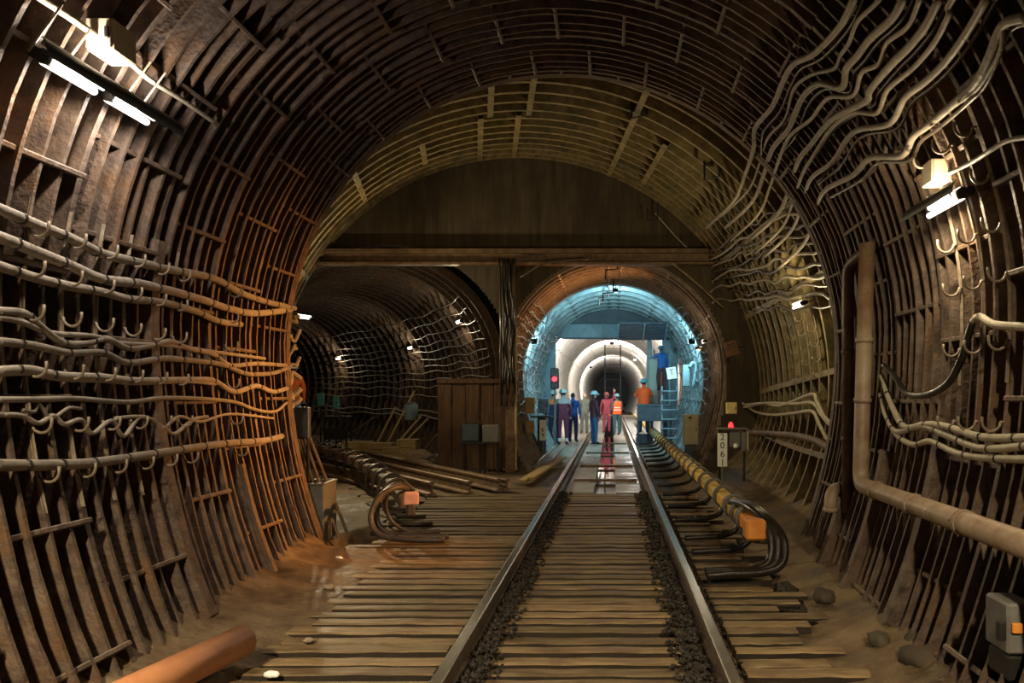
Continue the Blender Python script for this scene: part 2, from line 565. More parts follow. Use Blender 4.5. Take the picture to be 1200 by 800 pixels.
# running tunnel
def tube_section(name, y0, y1, mats, matr, pitch, label, t=0.07, d=0.13):
    o = shell(name, running, frange(y0, y1, 6), frange(R(-52), R(232), 60), d, mats)
    tag(o, label)
    y = y0+0.06
    ph = frange(R(-52), R(232), 56)
    mbr = MB()
    cx, cz, r, b = running(0)
    for f in ph:
        c, s_ = math.cos(f), math.sin(f)
        k = b if s_ < 0 else 1
        for (dr, dy) in ((0, -t*0.4), (0, t*0.4), (d, t*0.55), (d, -t*0.55)):
            mbr.v.append(V((r+dr)*c, dy, (r+dr)*s_*k))
    for i in range(len(ph)-1):
        for j in range(4):
            q = i*4+j; q2 = i*4+(j+1) % 4
            mbr.face(q, q2, q2+4, q+4)
    me = mbr.mesh('ring_rib', [matr])
    while y < y1:
        r_ = bpy.data.objects.new('rib', me); COL.objects.link(r_); r_.parent = o; r_.location = (cx, y, cz)
        y += pitch
    for f in (R(60), R(86), R(93), R(120), R(30), R(150)):
        m2 = MB()
        m2.tube([ppt(running, y0, f, 0.05), ppt(running, y1, f, 0.05)], 0.04, 4)
        m2.build('flange', matr, o)
    return o
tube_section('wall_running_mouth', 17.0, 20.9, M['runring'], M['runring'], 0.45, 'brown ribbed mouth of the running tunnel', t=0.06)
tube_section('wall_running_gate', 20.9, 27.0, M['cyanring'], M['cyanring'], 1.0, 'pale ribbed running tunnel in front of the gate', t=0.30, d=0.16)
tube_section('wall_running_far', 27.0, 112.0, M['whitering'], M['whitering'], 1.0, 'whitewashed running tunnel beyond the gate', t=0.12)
mb = MB(); mb.lathe((0.04, 112, 2.18), [(2.7, 0), (0.01, 0.01)], 24, Matrix.Rotation(PI/2, 4, 'X'))
tag(mb.build('wall_end', M['cyanring']), 'dark end of the far running tunnel', kind='structure')

# branch tunnel, curving left
def bpath(s):
    th0 = R(20); rad = 38.0
    th = th0+s/rad
    x = -5.05-rad*(math.cos(th0)-math.cos(th)); yv = 17.0+rad*(math.sin(th)-math.sin(th0))
    return V(x, yv, 0), th
def bpt(s, phi, off=0.0):
    c, th = bpath(s)
    r = 2.62+off; cc, ss = math.cos(phi), math.sin(phi)
    side = V(math.cos(th), math.sin(th), 0)
    return c+side*(r*cc)+V(0, 0, 2.18+r*ss*(1.3 if ss < 0 else 1))
mb = MB()
phb = frange(R(-48), R(228), 56)
mb.grid([[bpt(s, f, 0.15) for f in phb] for s in frange(0.25, 34, 40)])
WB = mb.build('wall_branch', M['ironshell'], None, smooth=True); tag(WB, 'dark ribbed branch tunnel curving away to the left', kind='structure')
s = 0.5
while s < 33:
    mb = MB(); n = len(phb)
    for f in phb:
        for (dr, ds) in ((0, -0.03), (0, 0.03), (0.16, 0.04), (0.16, -0.04)):
            mb.v.append(bpt(s+ds, f, dr))
    for i in range(n-1):
        for j in range(4):
            q = i*4+j; q2 = i*4+(j+1) % 4
            mb.face(q, q2, q2+4, q+4)
    mb.build('rib', M['iron'], WB)
    s += 0.6

# ------------------------------------------------------------------ floor
def wallfoot(Y):
    p = near if Y < YEND else chamber
    cx, cz, r, b = p(Y)
    sn = -cz/(b*r)
    dx = r*math.sqrt(max(0.05, 1-sn*sn))
    return cx-dx, cx+dx
xs = frange(-20, -8.2, 10)+frange(-8, -3.8, 18)+frange(-3.7, 2.9, 84)+frange(3.1, 6, 5)
ys = frange(-7, 2.0, 8)+frange(2.2, 12, 110)+frange(12.2, 20, 40)+frange(20.5, 75, 40)
def ground(x, y):
    z = -0.060+0.014*noise.noise(V(x*2.3, y*2.3, 0))+0.010*noise.noise(V(x*7, y*7, 3))
    if y < 16.5:
        a, b = wallfoot(max(y, 0.5))
        d = min(x-a, b-x)
        if d < 0.55:
            k = (0.55-max(d, -0.5))/0.55
            z += 0.10*k*k+0.05*k*abs(noise.noise(V(x*3, y*3, 7)))
    if y < 8.3 and x < -2.05: z += 0.06*min(1, (-2.05-x)/0.3)+0.02*noise.noise(V(x*1.6, y*1.6, 11))
    if y < 13 and x > 1.45: z += 0.035*min(1, (x-1.45)/0.3)
    # drain pit beside the metal box
    e = ((x+3.02)/0.20)**2+((y-9.1)/0.75)**2
    if e < 1.6: z -= 0.32*max(0, 1-e/1.6)
    # shallow wet hollows
    if 1.35 < x < 2.0 and 5.4 < y < 9.5: z -= 0.02
    return z
mb = MB()
mb.grid([[V(x, y, ground(x, y)) for x in xs] for y in ys])
FL = mb.build('floor', M['dirt'], None, smooth=True); tag(FL, 'dirty brown tunnel floor', kind='structure')
# planks: every board a part of the floor
pvar = []
for k in range(5):
    mb = MB(); n = 9
    rows = []
    rng = random.Random(k)
    base = len(mb.v)
    for i in range(n):
        u = i/(n-1)-0.5
        w0 = -0.5+rng.uniform(-0.03, 0.05); w1 = 0.5-rng.uniform(-0.03, 0.05)
        zt = rng.uniform(-0.004, 0.003)
        for (yy, zz) in ((w0, -0.07), (w0, -0.008+zt), (w0+0.10, zt), (w1-0.10, zt), (w1, -0.008+zt), (w1, -0.07)):
            mb.v.append(V(u, yy, zz))
    for i in range(n-1):
        for j in range(5):
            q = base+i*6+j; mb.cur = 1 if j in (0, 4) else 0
            mb.face(q+6, q+7, q+1, q)
    mb.cur = 0
    mb.face(*[base+j for j in range(6)]); mb.face(*[base+(n-1)*6+j for j in range(6)][::-1])
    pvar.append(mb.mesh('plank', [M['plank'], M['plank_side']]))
def plank(x0, x1, y, w, z=0.0, rz=0.0):
    o = bpy.data.objects.new('plank', random.choice(pvar)); COL.objects.link(o); o.parent = FL
    o.location = ((x0+x1)/2, y, z); o.scale = (x1-x0, w, 1); o.rotation_euler = (random.uniform(-0.03, 0.03), random.uniform(-0.004, 0.004), rz)
y = 2.6
while y < 12.9:
    plank(-0.80+random.uniform(-0.03, 0.04), 0.48+random.uniform(-0.04, 0.03), y, random.uniform(0.115, 0.16), random.uniform(-0.012, 0.004), random.uniform(-0.006, 0.006))
    left = -2.15+random.uniform(-0.12, 0.1)
    if 6.2 < y < 7.4: left = -2.35+random.uniform(-0.1, 0.15)
    if y >= 7.4: left = -2.75+random.uniform(-0.25, 0.2)
    if y > 9.2: left = -3.0+random.uniform(-0.1, 0.2)
    plank(left, -1.04+random.uniform(-0.02, 0.01), y, random.uniform(0.12, 0.165), random.uniform(-0.016, 0.002), random.uniform(-0.01, 0.01))
    if y < 6.6 or random.random() < 0.8:
        plank(0.80, 1.42+random.uniform(-0.15, 0.2), y, random.uniform(0.115, 0.16), random.uniform(-0.025, 0.0), random.uniform(-0.012, 0.012))
    y += 0.2
# ballast along both rails
def stones(name, label, spots, size):
    mb = MB()
    ico = [V(0, 0, 1), V(0.9, 0, 0.3), V(0.28, 0.85, 0.3), V(-0.72, 0.53, 0.3), V(-0.72, -0.53, 0.3), V(0.28, -0.85, 0.3), V(0.6, 0.5, -0.5), V(-0.6, 0.5, -0.5), V(0, -0.8, -0.5)]
    fc = [(0, 1, 2), (0, 2, 3), (0, 3, 4), (0, 4, 5), (0, 5, 1), (1, 6, 2), (2, 7, 3), (2, 6, 7), (3, 7, 4), (4, 8, 5), (4, 7, 8), (5, 8, 1), (1, 8, 6), (6, 8, 7)]
    for (x, y, z) in spots:
        b = len(mb.v); r_ = random.uniform(*size)
        E = Matrix.Rotation(random.uniform(0, 6.3), 3, 'Z') @ Matrix.Rotation(random.uniform(-0.6, 0.6), 3, 'X')
        sc = V(random.uniform(0.7, 1.3), random.uniform(0.7, 1.3), random.uniform(0.6, 1.0))
        for p in ico:
            q = E @ V(p.x*sc.x, p.y*sc.y, p.z*sc.z)
            mb.v.append(V(x, y, z)+q*r_)
        for t in fc: mb.face(*[b+i for i in t])
    o = mb.build(name, M['ballast'])
    tag(o, label, 'gravel', kind='stuff')
    return o
sp = []
for k in range(2600):
    y = 2.6+10.2*random.random()**1.25
    sp.append((random.uniform(-0.86, -0.74) if random.random() < 0.75 else random.uniform(-0.87, -0.66), y, random.uniform(-0.01, 0.035)))
stones('ballast', 'dark loose gravel along the inside of the left rail', sp, (0.012, 0.028))
sp = []
for k in range(2600):
    y = 2.6+10.2*random.random()**1.25
    sp.append((random.uniform(0.44, 0.58) if random.random() < 0.75 else random.uniform(0.36, 0.58), y, random.uniform(-0.01, 0.035)))
stones('ballast', 'dark loose gravel along the inside of the right rail', sp, (0.012, 0.028))
sp = []
for k in range(900):
    y = 2.6+9*random.random()
    sp.append((random.uniform(-1.03, -0.98) if random.random() < 0.5 else random.uniform(0.72, 0.80), y, random.uniform(-0.02, 0.01)))
stones('ballast', 'sparse dark gravel along the outside of both rails', sp, (0.008, 0.016))

# concrete slabs and drain beyond the planks
CF = empty('floor_slabs'); tag(CF, 'concrete slab floor of the running tunnel', kind='structure')
y = 12.95
while y < 60:
    L_ = 1.2
    for (x0, x1) in ((-2.0, -1.04), (-0.80, -0.30), (0.06, 0.52), (0.80, 1.9)):
        if y < 17 and (x0 < -1.5 or x1 > 1.5): 
            continue
        MB().bbox(((x0+x1)/2, y+L_/2, -0.06+random.uniform(-0.004, 0.004)), (x1-x0-0.015, L_-0.02, 0.12), 0.01).build('slab', M['slab'], CF)
    y += L_
mb = MB(); mb.grid([[V(-0.31, 12.9, -0.035), V(0.07, 12.9, -0.035)], [V(-0.31, 60, -0.035), V(0.07, 60, -0.035)]][::1])
o = mb.build('drain_water', M['wet']); tag(o, 'wet drain channel full of water between the rails', 'water', kind='stuff')
mb = MB()
for yy in (14.6, 17.5, 21.5, 25.5): mb = MB().bbox((-0.12, yy, 0.02), (1.2, 0.09, 0.05), 0.01); tag(mb.build('cross_bar', M['rusty_rail']), 'flat steel bar across the drain, %s' % {14.6: 'nearest to the planks', 17.5: 'under the tunnel mouth', 21.5: 'second from the workers', 25.5: 'beside the workers'}[yy], 'bar', 'bars across the drain')

# ------------------------------------------------------------------ running rails
RP = [(-0.065, -0.05), (0.065, -0.05), (0.065, -0.035), (0.012, -0.015), (0.010, 0.085), (0.036, 0.10), (0.036, 0.128), (0.028, 0.135), (-0.028, 0.135), (-0.036, 0.128), (-0.036, 0.10), (-0.010, 0.085), (-0.012, -0.015), (-0.065, -0.035)]
def rail(pts, name, label, mats, parent=None, prof=RP, group=None):
    mb = MB(); mb.sweep(pts, prof)
    n = len(prof)
    for k, f in enumerate(mb.f):
        if len(f) == 4 and len(mats) > 1 and (k % n) in (6, 7, 8): mb.m[k] = 1
    o = mb.build(name, mats)
    if label: tag(o, label, 'rail', group)
    return o
TX = (-0.93, 0.655)
rail([V(TX[0], 1.5, 0), V(TX[0], 30, 0), V(TX[0], 72, 0)], 'running_rail', 'left running rail of the track, worn shiny on top', [M['rail'], M['railhead']], group='running rails')
rail([V(TX[1], 1.5, 0), V(TX[1], 30, 0), V(TX[1], 72, 0)], 'running_rail', 'right running rail of the track, worn shiny on top', [M['rail'], M['railhead']], group='running rails')

# four loose rails lying left of the track
lr = [((-1.92, 13.1), (-9.2, 23.6), 'farthest right of four, beside the headwall post'), ((-2.35, 12.75), (-9.6, 22.9), 'second from the headwall post'),
      ((-2.95, 12.6), (-10.0, 22.3), 'third from the headwall post'), ((-3.45, 12.7), (-10.3, 21.6), 'nearest the hooped contact rail')]
for (a, b, lab) in lr:
    rail([V(a[0], a[1], 0.06), V(b[0], b[1], 0.06)], 'loose_rail', 'rusty loose rail lying on the floor, '+lab, [M['rusty_rail']], prof=[(x*1.15, z*1.15) for x, z in RP], group='loose rails')
for k, (a, b, lab) in enumerate(lr[:1]):
    rail([V(a[0]+0.12, a[1]+0.1, 0.06), V(b[0]+0.15, b[1]+0.1, 0.06)], 'loose_rail', 'rusty loose rail lying closest to the headwall, touching another', [M['rusty_rail']], prof=RP, group='loose rails')

# ------------------------------------------------------------------ contact rails
def torus(mb, c, ax, r, rr, n=10, m=5, a0=0, a1=2*PI, u=None):
    ax = Vector(ax).normalized()
    u = (Vector(u) if u else ax.orthogonal()).normalized(); v = ax.cross(u)
    pts = [Vector(c)+u*(r*math.cos(a))+v*(r*math.sin(a)) for a in frange(a0, a1, n+1)]
    mb.tube(pts, rr, m, cap=(a1-a0) < 6.2)
    return mb
t = empty('contact_rail', (1.33, 7.1, 0)); tag(t, 'contact rail with yellow covers right of the track', 'contact rail')
mb = MB(); mb.box((1.33, 27, 0.36), (0.07, 39.8, 0.10)); mb.build('rail_bar', M['rail'], t)
y = 7.28; i = 0
while y < 45:
    L_ = 0.80 if i > 2 else (0.30, 0.34, 0.5)[i]
    cvr = MB().bbox((1.33, y+L_/2, 0.42), (0.17, L_-0.05, 0.14), 0.025).build('cover', M['yellow'] if i != 0 else M['orange'], t)
    if y < 26:
        mb = MB()
        for dy in (-0.06, 0.01): torus(mb, (1.34, y+L_+dy, 0.43), (0, 1, 0), 0.12, 0.015, 14, 6)
        mb.build('clamp', M['greybox'], cvr)
    y += L_; i += 1
MB().bbox((1.33, 7.16, 0.40), (0.19, 0.20, 0.19), 0.02).build('end_cover', M['orange'], t)
y = 7.9; i = 0
while y < 26:
    xo = random.uniform(-0.02, 0.02)
    pts = spline([V(1.36, y, 0.40), V(1.44, y, 0.30), V(1.40, y, 0.13), V(1.24, y, 0.06), V(0.95+xo, y-0.03, 0.045), V(0.82, y-0.04, 0.04)], 5)
    MB().tube(pts, 0.032, 8).build('bracket', M['cable_b'], t, True)
    y += 0.75 if y < 8.5 else 1.25
for k in range(3):
    pts = spline([V(1.27+0.03*k, 8.2, 0.50), V(1.31+0.03*k, 7.55, 0.56), V(1.40+0.03*k, 7.22, 0.50), V(1.46+0.05*k, 7.05-0.03*k, 0.34), V(1.43+0.05*k, 6.98-0.05*k, 0.14), V(1.28+0.03*k, 6.95-0.06*k, 0.065), V(1.0, 6.95-0.08*k, 0.06), V(0.84, 6.95-0.08*k, 0.05)], 6)
    o = MB().tube(pts, 0.036, 10).build('feeder_cable', M['cable_b'], None, True)
    tag(o, 'thick black feeder cable looping off the yellow contact rail end, %s' % ('innermost', 'middle', 'outermost')[k], 'cable', 'feeder cables right')

t = empty('contact_rail', (-2.4, 9.0, 0)); tag(t, 'dark contact rail with hoop brackets curving left into the branch tunnel', 'contact rail')
lpath = spline([V(-2.42, 9.0, 0.38), V(-3.05, 10.6, 0.38), V(-4.0, 12.7, 0.38), V(-5.2, 15.1, 0.38), V(-6.7, 17.6, 0.38), V(-8.3, 19.7, 0.38)], 8)
mb = MB(); mb.sweep(lpath, [(-0.05, -0.06), (0.05, -0.06), (0.05, 0.06), (-0.05, 0.06)]); mb.build('rail_bar', M['rusty_rail'], t)
for i in range(0, len(lpath)-2, 3):
    p = lpath[i]; tdir = (lpath[i+1]-lpath[i]).normalized(); side = tdir.cross(V(0, 0, 1)).normalized()
    pts = [p+side*0.10+V(0, 0, 0.14), p+V(0, 0, 0.22), p-side*0.16+V(0, 0, 0.16), p-side*0.22, p-side*0.16-V(0, 0, 0.2), p+side*0.05-V(0, 0, 0.34), p+side*0.4-V(0, 0, 0.36)]
    MB().tube(spline(pts, 4), 0.022, 8).build('bracket', M['cable_d'], t, True)
    M3 = Matrix.Rotation(math.atan2(-tdir.x, tdir.y), 3, 'Z')
    MB().bbox(p+tdir*0.2+V(0, 0, 0.05), (0.18, 0.34, 0.15), 0.02, M3).build('insulator', M['pipe_d'], t)
MB().bbox((-2.30, 8.80, 0.46), (0.17, 0.10, 0.15), 0.015, Matrix.Rotation(0.3, 3, 'Z')).build('end_cover', pm('pink_cover', (0.75, 0.42, 0.33), (0.6, 0.3, 0.24), 10, 0.5), t)
MB().bbox((-2.30, 8.78, 0.33), (0.10, 0.12, 0.14), 0.02, Matrix.Rotation(0.3, 3, 'Z')).build('end_clamp', M['cable_d'], t)
for k in range(2):
    pts = spline([V(-2.36-0.1*k, 9.1+0.2*k, 0.52), V(-2.48-0.08*k, 8.85+0.25*k, 0.58), V(-2.64-0.02*k, 8.7+0.2*k, 0.48), V(-2.70, 8.6+0.2*k, 0.25), V(-2.56, 8.55+0.2*k, 0.08), V(-2.2, 8.5+0.2*k, 0.045), V(-1.85, 8.5+0.2*k, 0.04)], 6)
    o = MB().tube(pts, 0.034, 10).build('feeder_cable', M['cable_d'], None, True)
    tag(o, 'brown feeder cable looping off the hooped contact rail onto planks, %s' % ('front', 'rear')[k], 'cable', 'feeder cables left')

# ------------------------------------------------------------------ cables on the walls
ORD = ('first', 'second', 'third', 'fourth', 'fifth', 'sixth', 'seventh', 'eighth', 'ninth', 'tenth', 'eleventh', 'twelfth', 'thirteenth', 'fourteenth', 'fifteenth', 'sixteenth')
def back(P, off):      # carry a run on along the wall towards and past the camera
    cx, cz, r_, b_ = near(P.y); dz = P.z-cz
    f = math.atan2(dz/(b_ if dz < 0 else 1), P.x-cx)
    return [ppt(near, y_, f+0.01*math.sin(y_*5), off) for y_ in (0.2, 1.0, 1.8) if y_ < P.y-0.5]
def cable(pts, r, mat, label, group, sub=5, name='cable', n=8, ties=0):
    sp_ = spline(pts, sub)
    o = MB().tube(sp_, r, n).build(name, mat, None, True)
    if ties:
        acc = 0.0
        for a, b in zip(sp_, sp_[1:]):
            acc += (b-a).length
            if acc > ties and a.y > 2.5:
                acc = random.uniform(-0.08, 0.05); d = (b-a).normalized()*0.009
                MB().tube([a-d, a+d], r*1.16, 8).build('tie', M['cable_b'], o, True)
    return tag(o, label, 'cable', group)
LC = [
 ([(-60, 222), (0, 245), (40, 262), (80, 278), (120, 297), (160, 307), (200, 316), (250, 326), (280, 342), (310, 353), (345, 361)], 0.030, 'thick grey cable on left wall, topmost of the long runs'),
 ([(-60, 258), (0, 278), (40, 294), (80, 310), (120, 327), (160, 332), (200, 341), (240, 352), (270, 362), (300, 367), (340, 363)], 0.032, 'thick grey cable on left wall, second run from the top'),
 ([(-60, 295), (0, 312), (40, 325), (80, 335), (120, 342), (150, 350), (190, 354), (230, 365), (255, 376), (282, 380)], 0.027, 'grey cable on left wall, third run, ending short of the chamber'),
 ([(-40, 362), (0, 364), (30, 368), (50, 385), (75, 402), (100, 402), (125, 397), (150, 408), (175, 405), (200, 400), (220, 408), (250, 415), (270, 428), (300, 426), (335, 428)], 0.021, 'sagging grey cable on left wall below the empty hooks'),
 ([(-40, 368), (0, 372), (25, 377), (60, 390), (110, 394), (140, 402), (200, 405), (250, 412), (310, 420)], 0.016, 'thin grey cable crossing the sagging cable on left wall'),
 ([(-40, 398), (0, 400), (40, 405), (80, 413), (120, 413), (150, 425), (190, 420), (220, 422), (260, 427), (290, 438), (320, 437), (337, 431)], 0.022, 'grey cable on left wall with a dip at midway'),
 ([(-40, 436), (0, 434), (35, 433), (70, 440), (120, 442), (160, 446), (220, 445), (250, 446), (275, 459), (300, 452), (320, 459), (336, 455)], 0.024, 'grey double-stranded cable run near eye height on left wall'),
 ([(-40, 438), (0, 438), (35, 437), (70, 444), (120, 446), (160, 449), (220, 447), (252, 450)], 0.014, 'thin strand lashed under the eye-height cable on left wall'),
 ([(-40, 469), (0, 468), (40, 468), (90, 467), (150, 471), (200, 466), (270, 470), (300, 480), (322, 482), (336, 472)], 0.016, 'thin straight pale cable on left wall above the tangled one'),
 ([(-30, 486), (0, 486), (25, 487), (45, 496), (62, 487), (75, 497), (95, 492), (108, 508), (130, 493), (145, 511), (165, 488), (190, 500), (205, 508), (225, 492), (243, 488)], 0.014, 'tangled wavy thin cable on left wall'),
 ([(25, 480), (40, 482), (45, 473), (60, 490), (80, 478), (95, 479)], 0.010, 'short curled wire end among tangled cable on left wall'),
 ([(135, 490), (160, 488), (180, 492), (190, 503), (210, 488), (235, 494), (270, 485), (320, 490)], 0.012, 'loose drooping wire right of the tangled cable on left wall'),
 ([(-40, 545), (0, 545), (50, 545), (100, 543), (140, 538), (180, 532), (230, 524), (270, 519), (310, 516), (330, 511)], 0.030, 'thick dusty cable on left wall, lowest run above the rib feet'),
]
for pts, r, lab in LC:
    q = [W(x, y, -0.05) for x, y in pts]
    cable((back(q[0], -0.05) if pts[0][0] < -20 else [])+q, r, M['cable_g'], lab, 'cables on the left wall', ties=0.32 if r > 0.018 else 0)
# upper right cables
RC = [
 ([(1012, -30), (1000, 0), (985, 30), (955, 62), (930, 75), (918, 95), (905, 125), (885, 150), (883, 175)], 0.024, 'pale cable on upper right wall, leftmost of the climbing runs'),
 ([(1045, -30), (1030, 0), (1005, 25), (995, 50), (985, 65), (978, 80), (950, 88), (930, 105), (920, 140), (900, 162)], 0.015, 'thin twisted cable on upper right wall, second from the left'),
 ([(1072, -30), (1058, 0), (1045, 22), (1020, 45), (1005, 65), (992, 80), (987, 102), (960, 98), (940, 115), (925, 150), (905, 175)], 0.026, 'thick grey cable on upper right wall, third from the left'),
 ([(1092, -30), (1078, 0), (1065, 30), (1040, 50), (1030, 75), (1010, 85), (1000, 112), (970, 115), (950, 140), (925, 160), (912, 190)], 0.017, 'grey cable on upper right wall, fourth from the left'),
 ([(1112, -30), (1100, 0), (1085, 30), (1065, 55), (1045, 75), (1020, 105), (1015, 118), (975, 140), (950, 170), (936, 188)], 0.026, 'smooth thick grey cable on upper right wall, fifth from the left'),
 ([(1130, -20), (1112, 18), (1095, 50), (1070, 80), (1040, 105), (1028, 132), (1000, 132), (975, 150), (955, 180), (940, 205)], 0.018, 'knotted grey cable on upper right wall, sixth from the left'),
 ([(1170, -30), (1155, 0), (1135, 35), (1110, 70), (1085, 95), (1060, 115), (1042, 145), (1000, 155), (975, 190), (950, 210)], 0.022, 'pale greenish cable on upper right wall, seventh from the left'),
 ([(1230, 10), (1200, 20), (1175, 30), (1160, 65), (1145, 95), (1125, 115), (1090, 145), (1070, 160), (1057, 182), (1020, 185), (1000, 205), (965, 225)], 0.024, 'thick grey cable nearest the box lamp on upper right wall'),
 ([(1176, 28), (1172, 60), (1150, 98), (1135, 112), (1100, 137), (1075, 158), (1058, 180)], 0.012, 'thin wire twisted along the cable nearest the box lamp'),
 ([(1210, 160), (1180, 165), (1155, 180), (1135, 192), (1112, 203)], 0.014, 'cable running from the upper right edge into the beige box'),
]
for pts, r, lab in RC:
    ex, ey = pts[-1]
    tail = [C(ex-10, ey+30, -0.12), C(ex-24, ey+62, -0.12), C(ex-55, ey+92, -0.12)] if ex < 1000 else []
    q = [W(x, y, -0.08) for x, y in pts]
    cable((back(q[0], -0.08) if pts[0][1] < 20 else [])+q+tail, r, M['cable_g'], lab, 'cables on the upper right wall')
    cable([W(x+9, y+6, -0.05) for x, y in pts], r*0.5, M['cable_d'], 'thin dark wire following the '+lab.split(',')[0].replace(' on upper right wall', '')+(', '+lab.split(', ')[1] if ', ' in lab else ''), 'thin wires on the upper right wall') if r > 0.02 else None
# big black cable and the lower right group
cable([W(x, y, -0.06) for x, y in [(1240, 385), (1200, 383), (1165, 380), (1148, 371), (1140, 378)]], 0.024, M['cable_l'], 'pale thick cable bending over at the right edge', 'cables on the lower right wall')
cable([W(x, y, -0.07) for x, y in [(1140, 377), (1134, 396), (1126, 422), (1110, 450), (1085, 463), (1062, 460), (1048, 440), (1035, 428)]], 0.024, M['cable_b'], 'thick black cable hanging in a long loop on right wall', 'cables on the lower right wall')
for pts, r, lab in [
 ([(1240, 513), (1200, 513), (1150, 512), (1110, 500), (1085, 497), (1060, 500), (1045, 475), (1033, 440)], 0.024, 'pale thick cable on right wall, topmost above the long pipe'),
 ([(1240, 520), (1200, 523), (1150, 525), (1110, 510), (1080, 499), (1052, 506), (1040, 490), (1032, 462)], 0.024, 'pale thick cable on right wall, middle one above the long pipe'),
 ([(1240, 538), (1200, 538), (1150, 536), (1120, 530), (1090, 517), (1070, 521), (1050, 508), (1036, 482)], 0.022, 'pale thick cable on right wall, lowest above the long pipe')]:
    q = [W(x, y, -0.07) for x, y in pts]
    cable(back(q[0], -0.07)+q, r, M['cable_l'], lab, 'cables on the lower right wall', ties=0.4)
# chamber right wall cables
rng = random.Random(5)
for k in range(11):
    ya, yb = 258+k*9.5, 300+k*7.0
    pts = []
    for j in range(15):
        u = j/14
        x = 985-u*150+rng.uniform(-3, 3)
        yy = (228+k*13)*(1-u)+(296+k*6.2)*u+rng.uniform(-4.5, 4.5)-14*math.sin(u*PI)*(1-k/8)
        pts.append(C(x, yy, -0.10))
    cable(pts, rng.choice((0.014, 0.02, 0.026)), M['cable_g'] if k % 2 else M['cable_d'], ORD[k]+' thin wavy cable from the top of the bundle on right chamber wall', 'bundle high on the right chamber wall', 3)
for pts, lab in [
 ([(872, 477), (895, 473), (915, 475), (950, 462), (957, 470), (966, 488), (978, 498), (985, 503)], 'pale cable on right chamber wall, upper of three'),
 ([(872, 474), (900, 472), (930, 473), (952, 472), (962, 485), (972, 497), (983, 505)], 'pale cable on right chamber wall, middle of three'),
 ([(870, 472), (885, 482), (905, 486), (930, 484), (952, 482), (960, 497), (970, 515), (978, 518), (985, 503)], 'pale cable on right chamber wall, lowest of three')]:
    cable([C(x, y, -0.10) for x, y in pts], 0.026, M['cable_l'], lab, 'pale cables on the right chamber wall')
cable([C(x, y, -0.10) for x, y in [(868, 506), (900, 508), (930, 510), (955, 516), (975, 526), (992, 529)]], 0.055, M['pipe_d'], 'brown pipe low on right chamber wall', 'pipes low on the right wall', name='pipe')
# cables round the left edge of the opening
for k in range(7):
    pts = []
    for j in range(6):
        u = j/5
        pts.append(at(350-u*14+rng.uniform(-4, 4), 375+k*16+rng.uniform(-7, 7)+u*12, 8.72-u*0.15))
    cable(pts, rng.choice((0.02, 0.03)), M['cable_g'], ORD[k]+' short cable end from the top at the left end ring', 'cable ends at the left end ring', 4)

# branch tunnel cables and hooks
def bs_for_px(px, phi, off=-0.05):
    best = None
    for i in range(0, 330):
        s = i*0.1
        P = bpt(s, phi, off)
        q = VX+P.x/P.y*FPX
        if best is None or abs(q-px) < best[0]: best = (abs(q-px), s)
    return best[1]
for k, f in enumerate([R(45), R(38), R(30), R(24), R(19), R(13), R(8), R(4), R(-1), R(-5), R(-10), R(-19), R(-22)]):
    pts = [bpt(s, f+0.012*math.sin(s*2.1+k)+rng.uniform(-0.006, 0.006), -0.07-0.02*(k % 2)) for s in frange(0.6, 24, 44)]
    cable(pts, 0.018 if k < 11 else 0.034, M['cable_d'] if k < 7 else M['cable_g'], ORD[k]+' cable run from the top along the branch tunnel wall', 'cable runs in the branch tunnel', 2, n=6)

# J-hook brackets
def jhook(mb, base, inward, up=V(0, 0, 1), r=0.05, rr=0.008):
    pts = [base, base+inward*0.02-up*0.0]
    c = base+inward*(r+0.02)
    for a in frange(PI, 2*PI, 8):
        pts.append(c+inward*(r*math.cos(a))+up*(r*math.sin(a)))
    pts.append(c+inward*r+up*0.03)
    mb.tube(pts, rr, 6)
def bracket(p, Y, phis, label, group, mat='hook', side=0.0):
    t = empty('cable_bracket', ppt(p, Y, phis[0], -0.01)); tag(t, label, 'bracket', group)
    mb = MB()
    pts = [ppt(p, Y, f, 0.0) for f in frange(phis[0]-0.06, phis[-1]+0.06, 10)]
    mb.tube(pts, 0.014, 4); mb.build('strip', M[mat], t)
    for f in phis:
        m2 = MB(); P = ppt(p, Y, f, -0.005)
        inw = (V(p(Y)[0], Y, P.z)-P).normalized()
        jhook(m2, P-V(0, 0, 0.0)+V(0, -0.02, 0), inw, r=0.052)
        m2.build('hook', M[mat], t, True)
for k, px in enumerate((30, 80, 112, 142, 172, 200, 262)):
    P = W(px, 360, 0.0)
    Y = round((P.y-2.3)/PITCH)*PITCH+2.3
    bracket(near, Y, [R(a) for a in (172, 176.5, 181, 185.5, 190, 194)], 'steel strip of cable hooks on left wall, number %d from the camera' % (k+1) if False else 'steel strip of cable hooks on left wall, %s from the camera' % ('first', 'second', 'third', 'fourth', 'fifth', 'sixth', 'seventh', 'eighth', 'ninth', 'tenth')[k], 'hook strips on the left wall')
for k, px in enumerate((1190, 1158, 1128)):
    P = W(px, 380, 0.0)
    Y = round((P.y-2.3)/PITCH)*PITCH+2.3
    bracket(near, Y, [R(a) for a in (22, 16, 10, 4, -3, -10)], 'steel strip of empty cable hooks on right wall, %s' % ('nearest the right edge', 'middle one below the box lamp', 'farthest below the box lamp')[k], 'hook strips on the right wall')
for k, Y in enumerate((11.6, 10.9, 12.4)):
    bracket(chamber, Y, [R(a) for a in (17, 14, 11, 8, 5, 2, -1)], 'strip of cable hooks under the right chamber lamp, %s' % ('middle', 'nearest', 'farthest')[k], 'hook strips in the chamber')
